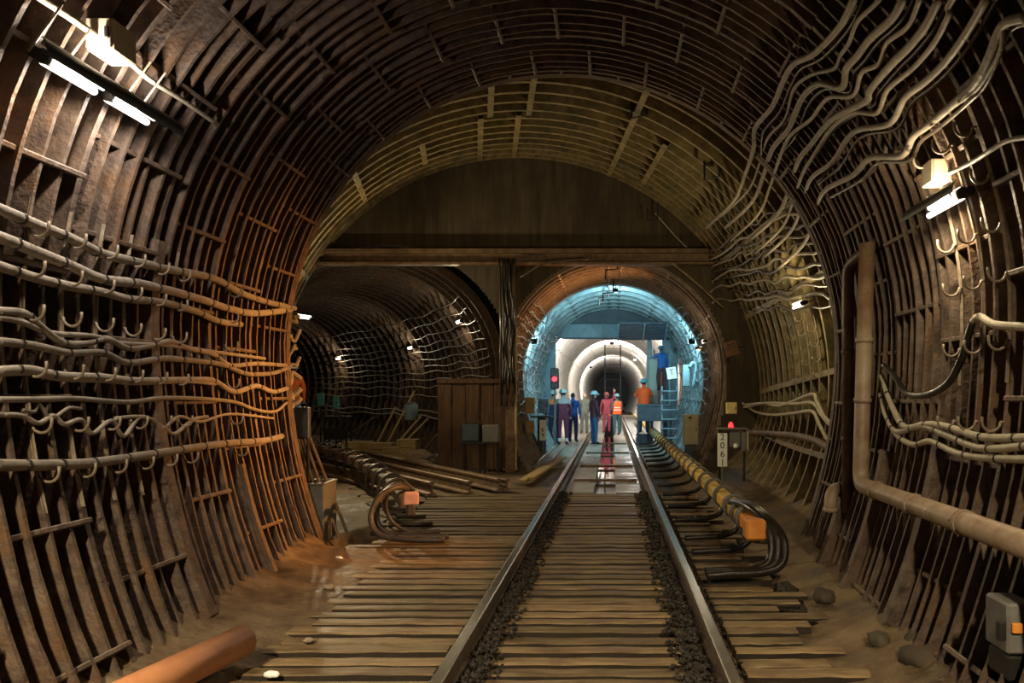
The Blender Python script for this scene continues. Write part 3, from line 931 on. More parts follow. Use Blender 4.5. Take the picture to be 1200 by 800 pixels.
for k, Y in enumerate((17.6, 18.6, 19.8)):
    bracket(running, Y, [R(a) for a in (30, 24, 18, 12, 6, 0, -6)], 'strip of cable hooks in the right of the tunnel mouth, %s' % ('nearest', 'middle', 'deepest')[k], 'hook strips in the tunnel mouth')

# ------------------------------------------------------------------ pipes
def pipe(pts, r, mat, label, group=None, collars=()):
    t = empty('pipe', pts[0]); tag(t, label, 'pipe', group)
    P = [Vector(p) for p in pts]
    # rounded elbows
    out = [P[0]]
    for i in range(1, len(P)-1):
        a = (P[i-1]-P[i]).normalized(); b = (P[i+1]-P[i]).normalized(); d = 2.2*r
        p0 = P[i]+a*d; p1 = P[i]+b*d
        for u in frange(0, 1, 6):
            out.append(p0*(1-u)**2+P[i]*2*u*(1-u)+p1*u*u)
    out.append(P[-1])
    MB().tube(out, r, 14).build('pipe_run', mat, t, True)
    for (i, u) in collars:
        a, b = P[i], P[i+1]; c = a.lerp(b, u); d = (b-a).normalized()*0.02
        MB().tube([c-d, c+d], r*1.14, 14).build('collar', mat, t, True)
    return t
pipe([V(1.80, 1.5, 0.99), V(2.15, 6.65, 0.87), V(2.20, 6.62, 2.95)], 0.068, M['pipe'], 'long brown pipe along right wall with an elbow rising up', 'pipes on the right wall', [(0, 0.55), (0, 0.72), (0, 0.9), (1, 0.35), (1, 0.6)])
pipe([V(2.20, 7.15, 0.55), V(2.20, 7.15, 2.85), V(2.45, 6.2, 3.1)], 0.055, M['pipe_d'], 'dark upright pipe on right wall behind the brown one', 'pipes on the right wall', [(0, 0.3), (0, 0.65)])
pipe([V(2.05, 7.2, 0.55), V(2.05, 7.2, 0.75), V(2.3, 7.5, 0.75)], 0.06, M['pipe'], 'short capped pipe stub at the foot of upright pipes', 'pipes on the right wall', [(0, 0.1)])
pipe([V(-2.52, 3.1, 0.16), V(-2.22, 4.62, 0.17)], 0.095, M['pipe_o'], 'orange pipe end lying on the floor at bottom left', None, [])

# ------------------------------------------------------------------ lamps
LAMPS = []
def tube_lamp(P, d, inw, label, power, color, tube='tube_w', L=0.55, wires=True, lsize=0.03, aim=None, add_hood=False, aspread=R(76)):
    P = Vector(P); d = Vector(d).normalized(); inw = Vector(inw).normalized()
    side = d.cross(inw).normalized()
    t = empty('tube_lamp', P); tag(t, label, 'lamp', 'tube lamps')
    a, b = P-d*L/2, P+d*L/2
    lb = MB().tube([a-inw*0.05, b-inw*0.05], 0.03, 8).build('lamp_back', M['black'], t, True)
    for sg in (-1, 1):
        MB().tube([a+side*0.022*sg, a+d*0.02+side*0.022*sg, b-d*0.02*(1+sg)+side*0.022*sg], [0.012, 0.019, 0.019], 10).build('tube', M[tube], t, True)
    MB().tube([a-d*0.005, a+d*0.05], 0.036, 10).build('socket', M['black'], t, True)
    if add_hood:      # curved hood added to keep the tubes' light off the crown
        up_ = (V(0, 0, 1)-inw*inw.z); up_ = (up_-d*up_.dot(d)).normalized()
        c0 = P+inw*0.05; mb = MB(); ex = d*0.13
        for rr in (0.070, 0.074):
            mb.grid([[c0+(up_*math.cos(q)+inw*math.sin(q))*rr+(b-P)*e+ex*e for q in frange(R(6), R(88), 9)] for e in (-1, 1)])
        mb.build('added_light_hood', M['black'], t, True)
    if wires:
        for u in (-0.3, 0.3):
            q = P+d*L*u
            MB().tube([q-inw*0.05, q-inw*0.30], 0.006, 5).build('hanger', M['hook'], lb)
    if aim is None: light('lamp_light', 'POINT', P+inw*0.05, power, color, t, lsize)
    else: light('lamp_light', 'AREA', P+inw*0.05, power, color, t, 0.12, aim, size_y=0.3, spread=aspread)
    return t
def wl(px, py, off, label, power, color, tube='tube_w', L=0.5, tilt=0.0):
    P = W(px, py, off)
    cx, cz, r, b = near(P.y)
    inw = (V(cx, P.y, cz)-P).normalized()
    return tube_lamp(P, V(0, 1, tilt), inw, label, power, color, tube, L, add_hood=True)
CW = (1.0, 0.86, 0.70); CY = (1.0, 0.82, 0.52)
wl(86, 87, -0.11, 'glowing twin tube lamp on left wall, nearer of the pair', 46, CW, L=0.42)
wl(153, 127, -0.11, 'glowing twin tube lamp on left wall, farther of the pair', 46, (0.95, 0.88, 0.8), L=0.42)
wl(1107, 238, -0.11, 'glowing tube lamp on right wall below the beige box', 55, CY, L=0.5)
# lamps of the same row behind the camera, hooded towards the floor
for (Y, f, lab, aim, pw) in ((0.6, R(150), 'tube lamp on left wall just behind the camera', (-2.2, 4.6, -0.6), 62), (0.2, R(32), 'tube lamp on right wall just behind the camera', (1.5, 4.6, -0.6), 42)):
    P = ppt(near, Y, f, -0.2); inw = (V(near(Y)[0], Y, 2.15)-P).normalized()
    tube_lamp(P, V(0, 1, 0), inw, lab, pw, CY, wires=False, aim=aim)
# chamber lamps
P = at(356, 371, 15.4); cl = tube_lamp(P, V(0.3, 1, 0), V(1, -0.2, -0.4), 'bright lamp at the left edge of the chamber opening', 190, (1.0, 0.80, 0.46), L=0.4, aim=(0.0, 11.5, 3.6), aspread=R(150))
light('lamp_glow', 'POINT', P+V(0.08, -0.02, -0.06), 55, (1.0, 0.80, 0.46), cl, 0.04)
P = C(935, 357, -0.28); cl = tube_lamp(P, V(-0.1, 1, 0), V(-1, -0.3, -0.3), 'small bright lamp on right chamber wall', 38, (1.0, 0.84, 0.46), 'tube_y', L=0.4)
light('lamp_glow', 'AREA', P+V(-0.1, 0.02, 0), 32, (1.0, 0.82, 0.42), cl, 0.12, (0.2, 13.8, 3.6), size_y=0.3, spread=R(150))
# branch lamps
for px, py, f, lab in ((537, 370, R(33), 'nearest the post'), (481, 400, R(24), 'middle one of three'), (397, 408, R(22), 'farthest around the bend')):
    s = bs_for_px(px, f, -0.13)
    P = bpt(s, f, -0.13); c, th = bpath(s)
    tube_lamp(P, V(-math.sin(th), math.cos(th), 0), (V(c.x, c.y, 2.18)-P), 'glowing tube lamp in the branch tunnel, '+lab, 36, (1.0, 0.84, 0.55), 'tube_y', L=0.55, wires=False)
# mouth lamps
P = T(824, 400, -0.25); tube_lamp(P, V(0, 1, 0), V(-1, 0, -0.2), 'small white lamp on the right of the tunnel mouth', 24, (1, 0.85, 0.6), 'tube_w', L=0.25, wires=False)
P = T(818, 408, -0.42); ml = tube_lamp(P, V(0.4, 1, 0), V(-1, 0, -0.2), 'orange lamp on the right of the tunnel mouth', 60, (1.0, 0.5, 0.18), 'tube_o', L=0.3, wires=False, aim=(-1.2, 18.4, 4.2))

def boxthing(name, c, size, mat, label, cat, group=None, lidmat=None, lid=True, parts=None, rz=0):
    c = Vector(c); t = empty(name, c-V(0, 0, size[2]/2), rz); tag(t, label, cat, group)
    M3 = Matrix.Rotation(rz, 3, 'Z')
    MB().bbox(c, size, min(size)*0.06, M3).build('body', mat, t)
    if lid:
        cv = MB().bbox(c+M3 @ V(0, -size[1]/2-0.008, 0), (size[0]*0.9, 0.016, size[2]*0.9), 0.005, M3).build('cover', lidmat or mat, t)
        MB().bbox(c+M3 @ V(size[0]*0.36, -size[1]/2-0.02, 0), (0.02, 0.02, 0.06), 0.004, M3).build('latch', M['black'], cv)
    return t
P = W(127, 50, -0.05); boxthing('junction_box', P+V(0.02, 0, 0), (0.14, 0.20, 0.17), M['beigebox'], 'beige junction box on left wall above the lamps', 'box')
P = W(1097, 203, -0.04); boxthing('junction_box', P, (0.12, 0.16, 0.15), M['beigebox'], 'beige junction box on right wall above the tube lamp', 'box')
cable([W(x, y, -0.04) for x, y in [(20, -20), (60, 6), (90, 26), (116, 44)]], 0.018, M['cable_l'], 'bundled pale cable leading into the beige box on left wall', 'lamp cables')
cable([W(x, y, -0.04) for x, y in [(136, 58), (160, 80), (178, 95), (215, 118), (255, 146)]], 0.016, M['cable_l'], 'bundled pale cable leaving the beige box on left wall', 'lamp cables')
for k, (x, y) in enumerate(((58, 20), (92, 48), (164, 85), (182, 97))):
    P = W(x, y, -0.07)
    o = MB().tube([P+V(-0.10, 0, -0.16), P+V(0.06, 0, 0.06)], 0.006, 5).build('cable_tie_rod', M['hook'])
    tag(o, 'thin pale rod crossing the lamp cable on left wall, %s' % ('nearest', 'second', 'third', 'farthest')[k], 'rod', 'rods at the lamp cable')

# ------------------------------------------------------------------ headwall post, panel, hanging cables
t = empty('steel_post', (-2.22, 16.85, 0)); tag(t, 'rusty steel post between the two tunnel mouths', 'post')
mb = MB(); mb.box((-2.22, 16.76, 2.25), (0.20, 0.03, 4.6)); mb.box((-2.22, 16.96, 2.25), (0.20, 0.03, 4.6)); mb.box((-2.22, 16.86, 2.25), (0.02, 0.2, 4.6)); mb.build('column', M['rusty_rail'], t)
MB().bbox((-2.22, 16.86, 0.02), (0.34, 0.3, 0.05), 0.01).build('base_plate', M['rusty_rail'], t)
MB().bbox((-2.09, 16.72, 1.55), (0.05, 0.05, 3.1), 0.008).build('edge_batten', M['crate'], t)
for k in range(7):
    x = -2.42+k*0.05
    pts = [V(x+rng.uniform(-0.03, 0.03), 16.68+rng.uniform(-0.04, 0.03), z) for z in frange(4.6, 1.4+0.25*(k % 3), 9)]
    cable(pts, 0.022, M['cable_b'], ORD[k]+' black cable from the left hanging down the headwall post', 'cables down the headwall post', 3)
BP = empty('panel_wall', (-3.05, 16.9, 0)); tag(BP, 'brown board partition beside the headwall post', 'partition')
for k in range(5):
    MB().bbox((-3.68+k*0.31, 16.92+0.02*(k % 2), 1.0), (0.30, 0.05, 2.0), 0.01).build('board', M['panelwood'], BP)
MB().bbox((-3.06, 16.87, 1.93), (1.56, 0.04, 0.08), 0.01).build('top_rail', M['panelwood'], BP)
# dark electrical cabinet on legs before the partition
t = empty('electrical_cabinet', (-2.85, 16.45, 0)); tag(t, 'dark electrical cabinet on legs before the brown partition', 'cabinet')
MB().bbox((-3.0, 16.45, 0.82), (0.42, 0.3, 0.42), 0.02).build('body', M['black'], t)
MB().bbox((-2.58, 16.45, 0.80), (0.36, 0.3, 0.40), 0.02).build('body', M['greybox'], t)
for x in (-3.18, -2.82, -2.72, -2.44): MB().bbox((x, 16.45, 0.29), (0.05, 0.05, 0.66), 0.008).build('leg', M['black'], t)
MB().bbox((-2.81, 16.28, 0.62), (0.84, 0.04, 0.05), 0.006).build('rail', M['black'], t)
MB().bbox((-3.0, 16.29, 0.84), (0.34, 0.02, 0.34), 0.006).build('door', M['bluebox'], t)

# ------------------------------------------------------------------ things on the left
def open_box(name, c, size, th, mat, label, cat, rz=0):
    t = empty(name, c, rz); tag(t, label, cat)
    sx, sy, sz = size; c = Vector(c); M3 = Matrix.Rotation(rz, 3, 'Z')
    for (o_, s_) in (((0, -sy/2, sz/2), (sx, th, sz)), ((0, sy/2, sz/2), (sx, th, sz)), ((-sx/2, 0, sz/2), (th, sy, sz)), ((sx/2, 0, sz/2), (th, sy, sz))):
        MB().bbox(c+M3 @ Vector(o_), s_, 0.004, M3).build('side', mat, t)
    MB().bbox(c+V(0, 0, 0.02), (sx, sy, th), 0.004, M3).build('bottom', mat, t)
    for (o_, s_) in (((0, -sy/2, sz), (sx+0.03, 0.04, 0.02)), ((0, sy/2, sz), (sx+0.03, 0.04, 0.02)), ((sx/2, 0, sz), (0.04, sy, 0.02))):
        MB().bbox(c+M3 @ Vector(o_), s_, 0.004, M3).build('rim', mat, t)
    return t
open_box('metal_bin', (-3.50, 8.95, -0.03), (0.42, 0.45, 0.66), 0.015, M['greybox'], 'open grey sheet metal box at foot of the left wall end', 'box', 0.05)
t = empty('control_post', (-3.62, 9.0, 0)); tag(t, 'slate blue panel on a thin post beside the left wall end', 'panel')
MB().bbox((-3.64, 9.05, 1.32), (0.17, 0.06, 0.36), 0.01).build('panel', M['bluebox'], t)
MB().tube([V(-3.58, 9.05, 1.15), V(-3.58, 9.05, 0)], 0.018, 8).build('post', M['black'], t)
MB().tube([V(-3.56, 9.0, 1.14), V(-3.56, 9.0, 1.5)], 0.008, 6).build('edge', M['greybox'], t)
o = MB().tube(spline([V(-3.95, 8.9, 1.3), V(-3.8, 8.85, 1.32), V(-3.68, 8.85, 1.38)], 4), [0.035]*8+[0.04], 10).build('capped_cable', M['pipe'], None, True); tag(o, 'thick cable with pale cut end pointing at the slate panel', 'cable')
for k in range(9):
    x = -3.95+k*0.06
    o = MB().tube([V(x+0.25+rng.uniform(-0.03, 0.1), 8.95+rng.uniform(0, 0.3), -0.02), V(x-0.12, 9.1, 1.05+rng.uniform(-0.1, 0.35))], 0.018, 6).build('leaning_bar', M['rusty_rail']); tag(o, ORD[k]+' rusty bar from the left leaning at the left wall end', 'bar', 'bars leaning at the left wall end')
# crates and clutter in the mouth of the branch tunnel
def crate(c, size, label, rz=0.0):
    c = Vector(c); t = empty('wooden_crate', c, rz); tag(t, label, 'crate', 'wooden crates'); M3 = Matrix.Rotation(rz, 3, 'Z')
    sx, sy, sz = size; n = 3
    for k in range(n):
        z = sz*(k+0.5)/n
        for (o_, s_) in (((0, -sy/2, z), (sx, 0.02, sz/n-0.01)), ((0, sy/2, z), (sx, 0.02, sz/n-0.01)), ((-sx/2, 0, z), (0.02, sy, sz/n-0.01)), ((sx/2, 0, z), (0.02, sy, sz/n-0.01))):
            MB().bbox(c+M3 @ Vector(o_), s_, 0.004, M3).build('board', M['crate'], t)
    MB().bbox(c+V(0, 0, sz), (sx+0.04, sy+0.04, 0.025), 0.005, M3).build('lid', M['crate'], t)
    for x in (-1, 1): MB().bbox(c+M3 @ V(x*sx*0.42, -sy/2-0.02, sz/2), (0.06, 0.02, sz), 0.004, M3).build('batten', M['crate'], t)
crate((-6.55, 19.9, -0.04), (0.62, 0.45, 0.46), 'greenish wooden crate, leftmost on the branch tunnel floor')
crate((-5.90, 19.7, -0.04), (0.62, 0.45, 0.44), 'wide wooden crate with flat lid beside the leftmost crate')
crate((-5.45, 19.2, -0.04), (0.42, 0.40, 0.36), 'small low wooden crate between the wide and tall crates')
crate((-5.0, 18.9, -0.04), (0.46, 0.40, 0.58), 'tall wooden crate, rightmost of the row')
def lump(name, c, size, mat, label, cat, group=None, seed=0):
    mb = MB(); n, m = 16, 9; rows = []
    for i in range(m):
        th = PI*i/(m-1)
        row = []
        for j in range(n+1):
            a = 2*PI*(j % n)/n
            d = V(math.sin(th)*math.cos(a), math.sin(th)*math.sin(a), math.cos(th))
            k = 1+0.28*noise.noise(d*1.7+V(seed, 0, 0))+0.1*noise.noise(d*5+V(seed, 2, 0))
            z = d.z*k
            row.append(Vector(c)+V(d.x*k*size[0]/2, d.y*k*size[1]/2, max(z, -0.75)*size[2]/2+size[2]*0.37))
        rows.append(row)
    mb.grid(rows)
    o = mb.build(name, mat, None, True); tag(o, label, cat, group); return o
lump('sack', (-4.55, 18.3, -0.04), (0.75, 0.5, 0.42), M['sack'], 'slumped pale sack right of the tall crate', 'sack', 'sacks', 1)
lump('sack', (-4.05, 17.9, -0.04), (0.6, 0.5, 0.36), M['cable_d'], 'dark slumped sack beside the brown partition', 'sack', 'sacks', 5)
lump('sack', (-4.25, 17.35, -0.04), (0.5, 0.4, 0.25), M['sack'], 'small flat pale sack in front of the dark one', 'sack', 'sacks', 9)
for k, (a, b) in enumerate((((-6.2, 20.6, 0), (-5.5, 21.4, 1.75)), ((-6.5, 20.7, 0), (-6.0, 21.3, 1.3)), ((-5.7, 20.2, 0.3), (-5.2, 20.9, 1.05)), ((-5.5, 20.0, 0.3), (-4.95, 20.7, 1.0)), ((-4.6, 18.5, 0.2), (-4.0, 18.6, 0.95)), ((-4.4, 18.4, 0.2), (-3.85, 18.3, 0.7)), ((-8.0, 21.0, 0.0), (-6.6, 21.6, 1.05)))):
    o = MB().tube([a, b], 0.03, 6).build('leaning_pole', M['crate'] if k < 4 else M['pipe_d'])
    tag(o, 'wooden pole leaning behind the crates, %s' % ('longest one', 'short one left of the longest', 'short one right of the longest', 'shortest, near the tall crate', 'low one over the sacks', 'lowest over the dark sack', 'leftmost, nearly flat')[k], 'pole', 'poles behind the crates')
for k, (px, py, sz) in enumerate(((376, 468, (0.16, 0.12, 0.34)), (394, 472, (0.14, 0.12, 0.34)))):
    P = at(px, py, 20.0)
    t = boxthing('switch_box', P, sz, M['tealbox'], 'teal switch box on a stand in the branch tunnel, %s' % ('left', 'right')[k], 'box', 'teal switch boxes')
    MB().tube([P-V(0, 0, sz[2]/2), V(P.x, P.y, 0)], 0.02, 6).build('stand', M['black'], t)
P = at(482, 482, 19.5)
t = empty('blue_drum', P); tag(t, 'small pale blue can hanging on the branch tunnel wall', 'can')
MB().lathe(P-V(0, 0, 0.22), [(0.15, 0), (0.17, 0.02), (0.17, 0.40), (0.15, 0.42)], 14).build('body', pm('pale_blue', (0.30, 0.42, 0.52), (0.2, 0.3, 0.38), 8, 0.5), t, True)
MB().lathe(P+V(0, 0, 0.19), [(0.16, 0), (0.16, 0.03), (0.05, 0.05)], 14).build('lid', M['greybox'], t, True)
t = empty('work_bench', at(396, 505, 19.8)*1.0); tag(t, 'dark steel bench in front of the teal boxes', 'bench')
P = at(396, 488, 19.8)
MB().bbox(P, (0.62, 0.4, 0.04), 0.008).build('top', M['black'], t)
for sx in (-1, 1):
    for sy in (-1, 1): MB().bbox((P.x+sx*0.28, P.y+sy*0.17, P.z/2), (0.04, 0.04, P.z), 0.005).build('leg', M['black'], t)
MB().bbox((P.x, P.y-0.18, P.z*0.6), (0.56, 0.02, 0.3), 0.005).build('front_panel', M['black'], t)

# ------------------------------------------------------------------ right chamber: kilometre post, boxes
def text_mesh(txt, size, mat, name, parent, loc, rot=(PI/2, 0, 0), ext=0.002):
    cu = bpy.data.curves.new(name, 'FONT'); cu.body = txt; cu.size = size; cu.align_x = 'CENTER'; cu.align_y = 'CENTER'; cu.extrude = ext; cu.space_line = 0.92
    tmp = bpy.data.objects.new('tmp', cu); COL.objects.link(tmp)
    dg = bpy.context.evaluated_depsgraph_get()
    me = bpy.data.meshes.new_from_object(tmp.evaluated_get(dg))
    bpy.data.objects.remove(tmp)
    me.materials.clear(); me.materials.append(mat)
    o = bpy.data.objects.new(name, me); COL.objects.link(o)
    o.parent = parent
    if parent.parent is None: o.matrix_parent_inverse = parent.matrix_basis.inverted()
    o.location = loc; o.rotation_euler = rot
    return o
P = at(846.5, 527, 13.8)
t = empty('number_sign', (P.x, P.y, 0)); tag(t, 'white upright number sign 2061 on a post', 'sign')
pl = MB().bbox(P, (0.175, 0.02, 0.60), 0.004).build('plate', M['signwhite'], t)
MB().tube([V(P.x, P.y+0.03, 0), V(P.x, P.y+0.03, P.z+0.2)], 0.022, 8).build('post', M['greybox'], t)
text_mesh('2\n0\n6\n1', 0.165, M['signblack'], 'lettering', pl, P+V(0, -0.0125, 0.0))
# instrument stand
P = at(858, 502, 14.3)
t = empty('instrument_stand', (P.x, P.y, 0)); tag(t, 'grey instrument stand with hanging boxes behind the number sign', 'stand')
MB().bbox(P, (0.55, 0.3, 0.03), 0.006).build('shelf', M['greybox'], t)
MB().bbox(P+V(0.05, -0.02, -0.20), (0.18, 0.14, 0.28), 0.012).build('box', M['greybox'], t)
MB().bbox(P+V(0.20, -0.02, -0.24), (0.10, 0.14, 0.36), 0.012).build('box', M['greybox'], t)
MB().bbox(P+V(0.27, -0.04, -0.22), (0.03, 0.14, 0.36), 0.006).build('strip', M['beigebox'], t)
for dx in (-0.22, 0.24): MB().bbox((P.x+dx, P.y+0.1, P.z/2), (0.04, 0.04, P.z), 0.005).build('leg', M['black'], t)
MB().lathe(P+V(0.05, -0.08, -0.36), [(0.03, 0), (0.05, 0.03), (0.03, 0.09)], 10).build('bulb', M['signwhite'], t, True)
t = empty('warning_light', P+V(-0.03, 0, 0.02)); tag(t, 'small red warning light on the instrument stand', 'light')
MB().lathe(P+V(-0.03, -0.03, 0.015), [(0.05, 0), (0.05, 0.03), (0.035, 0.09), (0.012, 0.11)], 12).build('lens', M['red_l'], t, True)
MB().lathe(P+V(-0.03, -0.03, 0.0), [(0.06, 0), (0.06, 0.02)], 12).build('base', M['black'], t, True)
P = at(857, 478, 14.6)
boxthing('yellow_box', P, (0.20, 0.10, 0.22), pm('pale_yellow', (0.72, 0.62, 0.25), (0.55, 0.46, 0.18), 10, 0.5), 'pale yellow box above the instrument stand', 'box')
P = at(857, 408, 15.5)
t = empty('rusty_sign', P); tag(t, 'tilted rusty board marked 70 on the right chamber wall', 'sign')
pl = MB().bbox(P, (0.27, 0.02, 0.30), 0.005, Matrix.Rotation(-0.3, 3, 'Y')).build('plate', M['rustboard'], t)
text_mesh('70', 0.18, M['signblack'], 'lettering', pl, P+V(0, -0.013, 0.03), (PI/2, -0.3, 0))
MB().tube([P+V(0, 0.02, 0), P+V(0.3, 0.3, 0.05)], 0.012, 6).build('arm', M['black'], t)
# grey signal box at the right edge
t = empty('signal_box', (1.91, 3.75, 0.2)); tag(t, 'grey boxed signal with an orange lens at the right edge', 'signal')
MB().bbox((1.92, 3.70, 0.55), (0.14, 0.22, 0.24), 0.012).build('body', M['greybox'], t)
MB().bbox((1.89, 3.58, 0.56), (0.05, 0.02, 0.05), 0.006).build('lens', M['orange'], t)
MB().bbox((1.83, 3.61, 0.54), (0.04, 0.03, 0.09), 0.006).build('hood', M['black'], t)
MB().bbox((1.92, 3.70, 0.36), (0.12, 0.20, 0.12), 0.01).build('mount', M['black'], t)
MB().bbox((1.92, 3.70, 0.14), (0.05, 0.05, 0.36), 0.006).build('leg', M['black'], t)
for k, (a, b, lab) in enumerate((((612, 563, 14.2), (655, 536, 19.5), 'outer'), ((622, 562, 14.3), (660, 537, 19.0), 'inner'))):
    A = at(*a); B = at(*b); A.z = B.z = 0.05+0.04*k; d = (B-A); ang = math.atan2(-d.x, d.y)
    o = MB().bbox((A+B)/2, (0.14, d.length, 0.05), 0.008, Matrix.Rotation(ang, 3, 'Z')).build('timber', M['crate']); tag(o, 'pale timber lying left of the left rail, '+lab+' of two', 'timber', 'timbers by the left rail')
for k, (x0, x1, y0, y1, lab) in enumerate(((1.25, 1.95, 5.7, 6.9, 'shallow puddle at the ends of the right planks'), (1.5, 2.3, 8.7, 9.9, 'shallow puddle beyond the looped feeder cables'))):
    mb = MB(); c = V((x0+x1)/2, (y0+y1)/2, -0.047); n = 20; ring = []
    for q in range(n):
        a = 2*PI*q/n; rr = 1+0.3*noise.noise(V(math.cos(a)*1.5, math.sin(a)*1.5, k*4.0))
        mb.v.append(c+V(math.cos(a)*(x1-x0)/2*rr, math.sin(a)*(y1-y0)/2*rr, 0))
    mb.face(*range(n)); tag(mb.build('puddle', M['wet']), lab, 'puddle', kind='stuff')
# scraps on the floor
for k, (px, py, sz, lab) in enumerate(((397, 655, 0.05, 'white paper scrap on the floor by the drain pit'), (318, 793, 0.06, 'crumpled white rag on dirt near the bottom edge'), (385, 690, 0.07, 'small stone on the dirt left of the planks'), (362, 752, 0.05, 'pebble on the dirt beside the orange pipe end'))):
    Y = FPX*CH/(py-VY); P = at(px, py, Y)
    lump('floor_scrap', (P.x, P.y, 0.0), (sz*1.6, sz, sz*0.7), M['signwhite'] if k < 2 else M['sack'], lab, 'scrap', None, 20+k)
# rubble at the right foot
for k, (x, y, sz) in enumerate(((1.82, 4.55, 0.22), (1.72, 4.95, 0.15), (1.95, 4.25, 0.16), (1.66, 6.0, 0.18), (1.95, 4.85, 0.2))):
    lump('stone_block', (x, y, 0.03), (sz, sz*1.2, sz*0.7), M['concrete'], 'broken concrete lump at the right wall foot, %s' % ('largest and nearest the bottom edge', 'second by the rib feet', 'at the right corner', 'farthest, by the thick rib', 'against the ribs')[k], 'rubble', 'rubble at the right wall foot', k*3)
# thick leaning plates at the right wall
for k, (Y, f0, f1, w_) in enumerate(((5.15, -32, -10, 0.09), (6.3, -32, -14, 0.08), (7.25, -33, 12, 0.10))):
    mb = MB(); n = 10
    for f in frange(R(f0), R(f1), n):
        for (dr, dy) in ((-0.07, -w_/2), (-0.07, w_/2), (0.15, w_/2), (0.15, -w_/2)):
            P = ppt(near, Y, f, dr); P.y += dy; mb.v.append(P)
    for i in range(n-1):
        for j in range(4):
            q = i*4+j; q2 = i*4+(j+1) % 4
            mb.face(q, q2, q2+4, q+4)
    mb.face(0, 1, 2, 3); e = (n-1)*4; mb.face(e+3, e+2, e+1, e)
    mb.build('buttress_rib', M['iron'], NW['wall_right'])
for k, (Y, f0, f1, w_) in enumerate(((5.35, 212, 168, 0.10), (6.75, 211, 196, 0.06))):
    mb = MB(); n = 12
    for f in frange(R(f1), R(f0), n):
        for (dr, dy) in ((-0.05, -w_/2), (-0.05, w_/2), (0.15, w_/2), (0.15, -w_/2)):
            P = ppt(near, Y, f, dr); P.y += dy; mb.v.append(P)
    for i in range(n-1):
        for j in range(4):
            q = i*4+j; q2 = i*4+(j+1) % 4
            mb.face(q, q2, q2+4, q+4)
    mb.build('buttress_rib', M['iron'], NW['wall_left'])

# ------------------------------------------------------------------ inside the running tunnel
GY = 27.0
G = empty('gate_frame', (0, GY, 0)); tag(G, 'blue-grey steel gate frame spanning the running tunnel', 'gate frame')
MB().bbox((-2.28, GY, 1.9), (0.62, 0.25, 3.8), 0.02).build('side_panel', M['bluepanel'], G)
MB().bbox((0.0, GY, 3.88), (5.0, 0.35, 0.50), 0.03).build('lintel', M['bluepanel'], G)
MB().bbox((1.32, GY, 1.9), (0.16, 0.25, 3.8), 0.02).build('post', M['bluepanel'], G)
for x in (-1.9, -0.3, 1.1): MB().bbox((x, GY-0.2, 3.88), (0.06, 0.06, 0.5), 0.01).build('stiffener', M['bluepanel'], G)
for sg in range(2): MB().tube([V(-2.3+sg*0.2, GY-0.3, 3.5), V(-2.3+sg*0.2, GY-0.3, 4.0)], 0.03, 6).build('rod', M['black'], G)
mb = MB(); rows = [[], []]
for q in frange(-2.4, 2.48, 30):
    top = 2.18+math.sqrt(max(0.0, 2.5**2-(q-0.04)**2)); rows[0].append(V(q, GY+0.05, 3.6)); rows[1].append(V(q, GY+0.05, max(3.6, top)))
mb.grid(rows); mb.grid([[p+V(0, 0.06, 0) for p in r_] for r_ in rows[::-1]]); mb.build('crown_plate', M['bluebox'], G)
MB().bbox((2.05, GY+0.1, 1.9), (0.55, 0.08, 3.6), 0.01).build('side_panel', M['bluepanel'], G)
# overhead shutter
t = empty('overhead_shutter', (1.0, 25.2, 3.4)); tag(t, 'dark blue overhead shutter panel tilted under the lintel', 'shutter')
Rt = Matrix.Rotation(R(-18), 3, 'X')
for k in range(6): MB().bbox(V(1.0, 25.2, 3.72)+Rt @ V(0, (k-2.5)*0.24, 0), (1.55, 0.22, 0.06), 0.01, Rt).build('slat', M['bluebox'], t)
for x in (0.22, 1.05, 1.78): MB().bbox(V(x, 25.2, 3.66), (0.05, 1.45, 0.05), 0.008, Rt).build('rib', M['bluepanel'], t)
# ladder
def ladder(x, y, z0, z1, wd, lab, tilt=0.0, n=9, mat='black'):
    t = empty('ladder', (x, y, z0)); tag(t, lab, 'ladder', 'ladders')
    for sg in (-1, 1): MB().tube([V(x+sg*wd/2, y, z0), V(x+sg*wd/2+tilt, y+0.25, z1)], 0.028, 8).build('stile', M[mat], t, True)
    for k in range(n):
        u = (k+0.5)/n; MB().tube([V(x-wd/2+tilt*u, y+0.25*u, z0+(z1-z0)*u), V(x+wd/2+tilt*u, y+0.25*u, z0+(z1-z0)*u)], 0.016, 6).build('rung', M[mat], t)
ladder(0.04, 34.4, 0.0, 3.90, 0.70, 'tall dark ladder standing behind the workers', 0, 11)
# booth with platform on the right
t = empty('work_platform', (1.6, 25.5, 0)); tag(t, 'dark blue raised work platform right of the track', 'platform')
MB().bbox((1.64, 26.0, 1.27), (0.60, 1.5, 0.08), 0.01).build('deck', M['bluebox'], t)
MB().bbox((1.38, 24.95, 1.30), (1.16, 0.5, 0.08), 0.01).build('front_deck', M['bluebox'], t)
MB().bbox((1.38, 24.72, 1.02), (1.10, 0.03, 0.46), 0.006).build('skirt', M['bluebox'], t)
for x in (0.85, 1.90): MB().bbox((x, 24.85, 0.62), (0.07, 0.07, 1.24), 0.008).build('leg', M['bluebox'], t)
for x in (1.40, 1.90): MB().bbox((x, 26.65, 0.62), (0.07, 0.07, 1.24), 0.008).build('leg', M['bluebox'], t)
t = empty('booth_frame', (1.6, 26.3, 1.31)); tag(t, 'pale steel door frame standing on the platform', 'frame')
for x in (1.22, 1.98): MB().bbox((x, 26.4, 2.12), (0.06, 0.08, 1.62), 0.008).build('jamb', M['bluepanel'], t)
MB().bbox((1.6, 26.4, 2.94), (0.82, 0.08, 0.06), 0.008).build('head', M['bluepanel'], t)
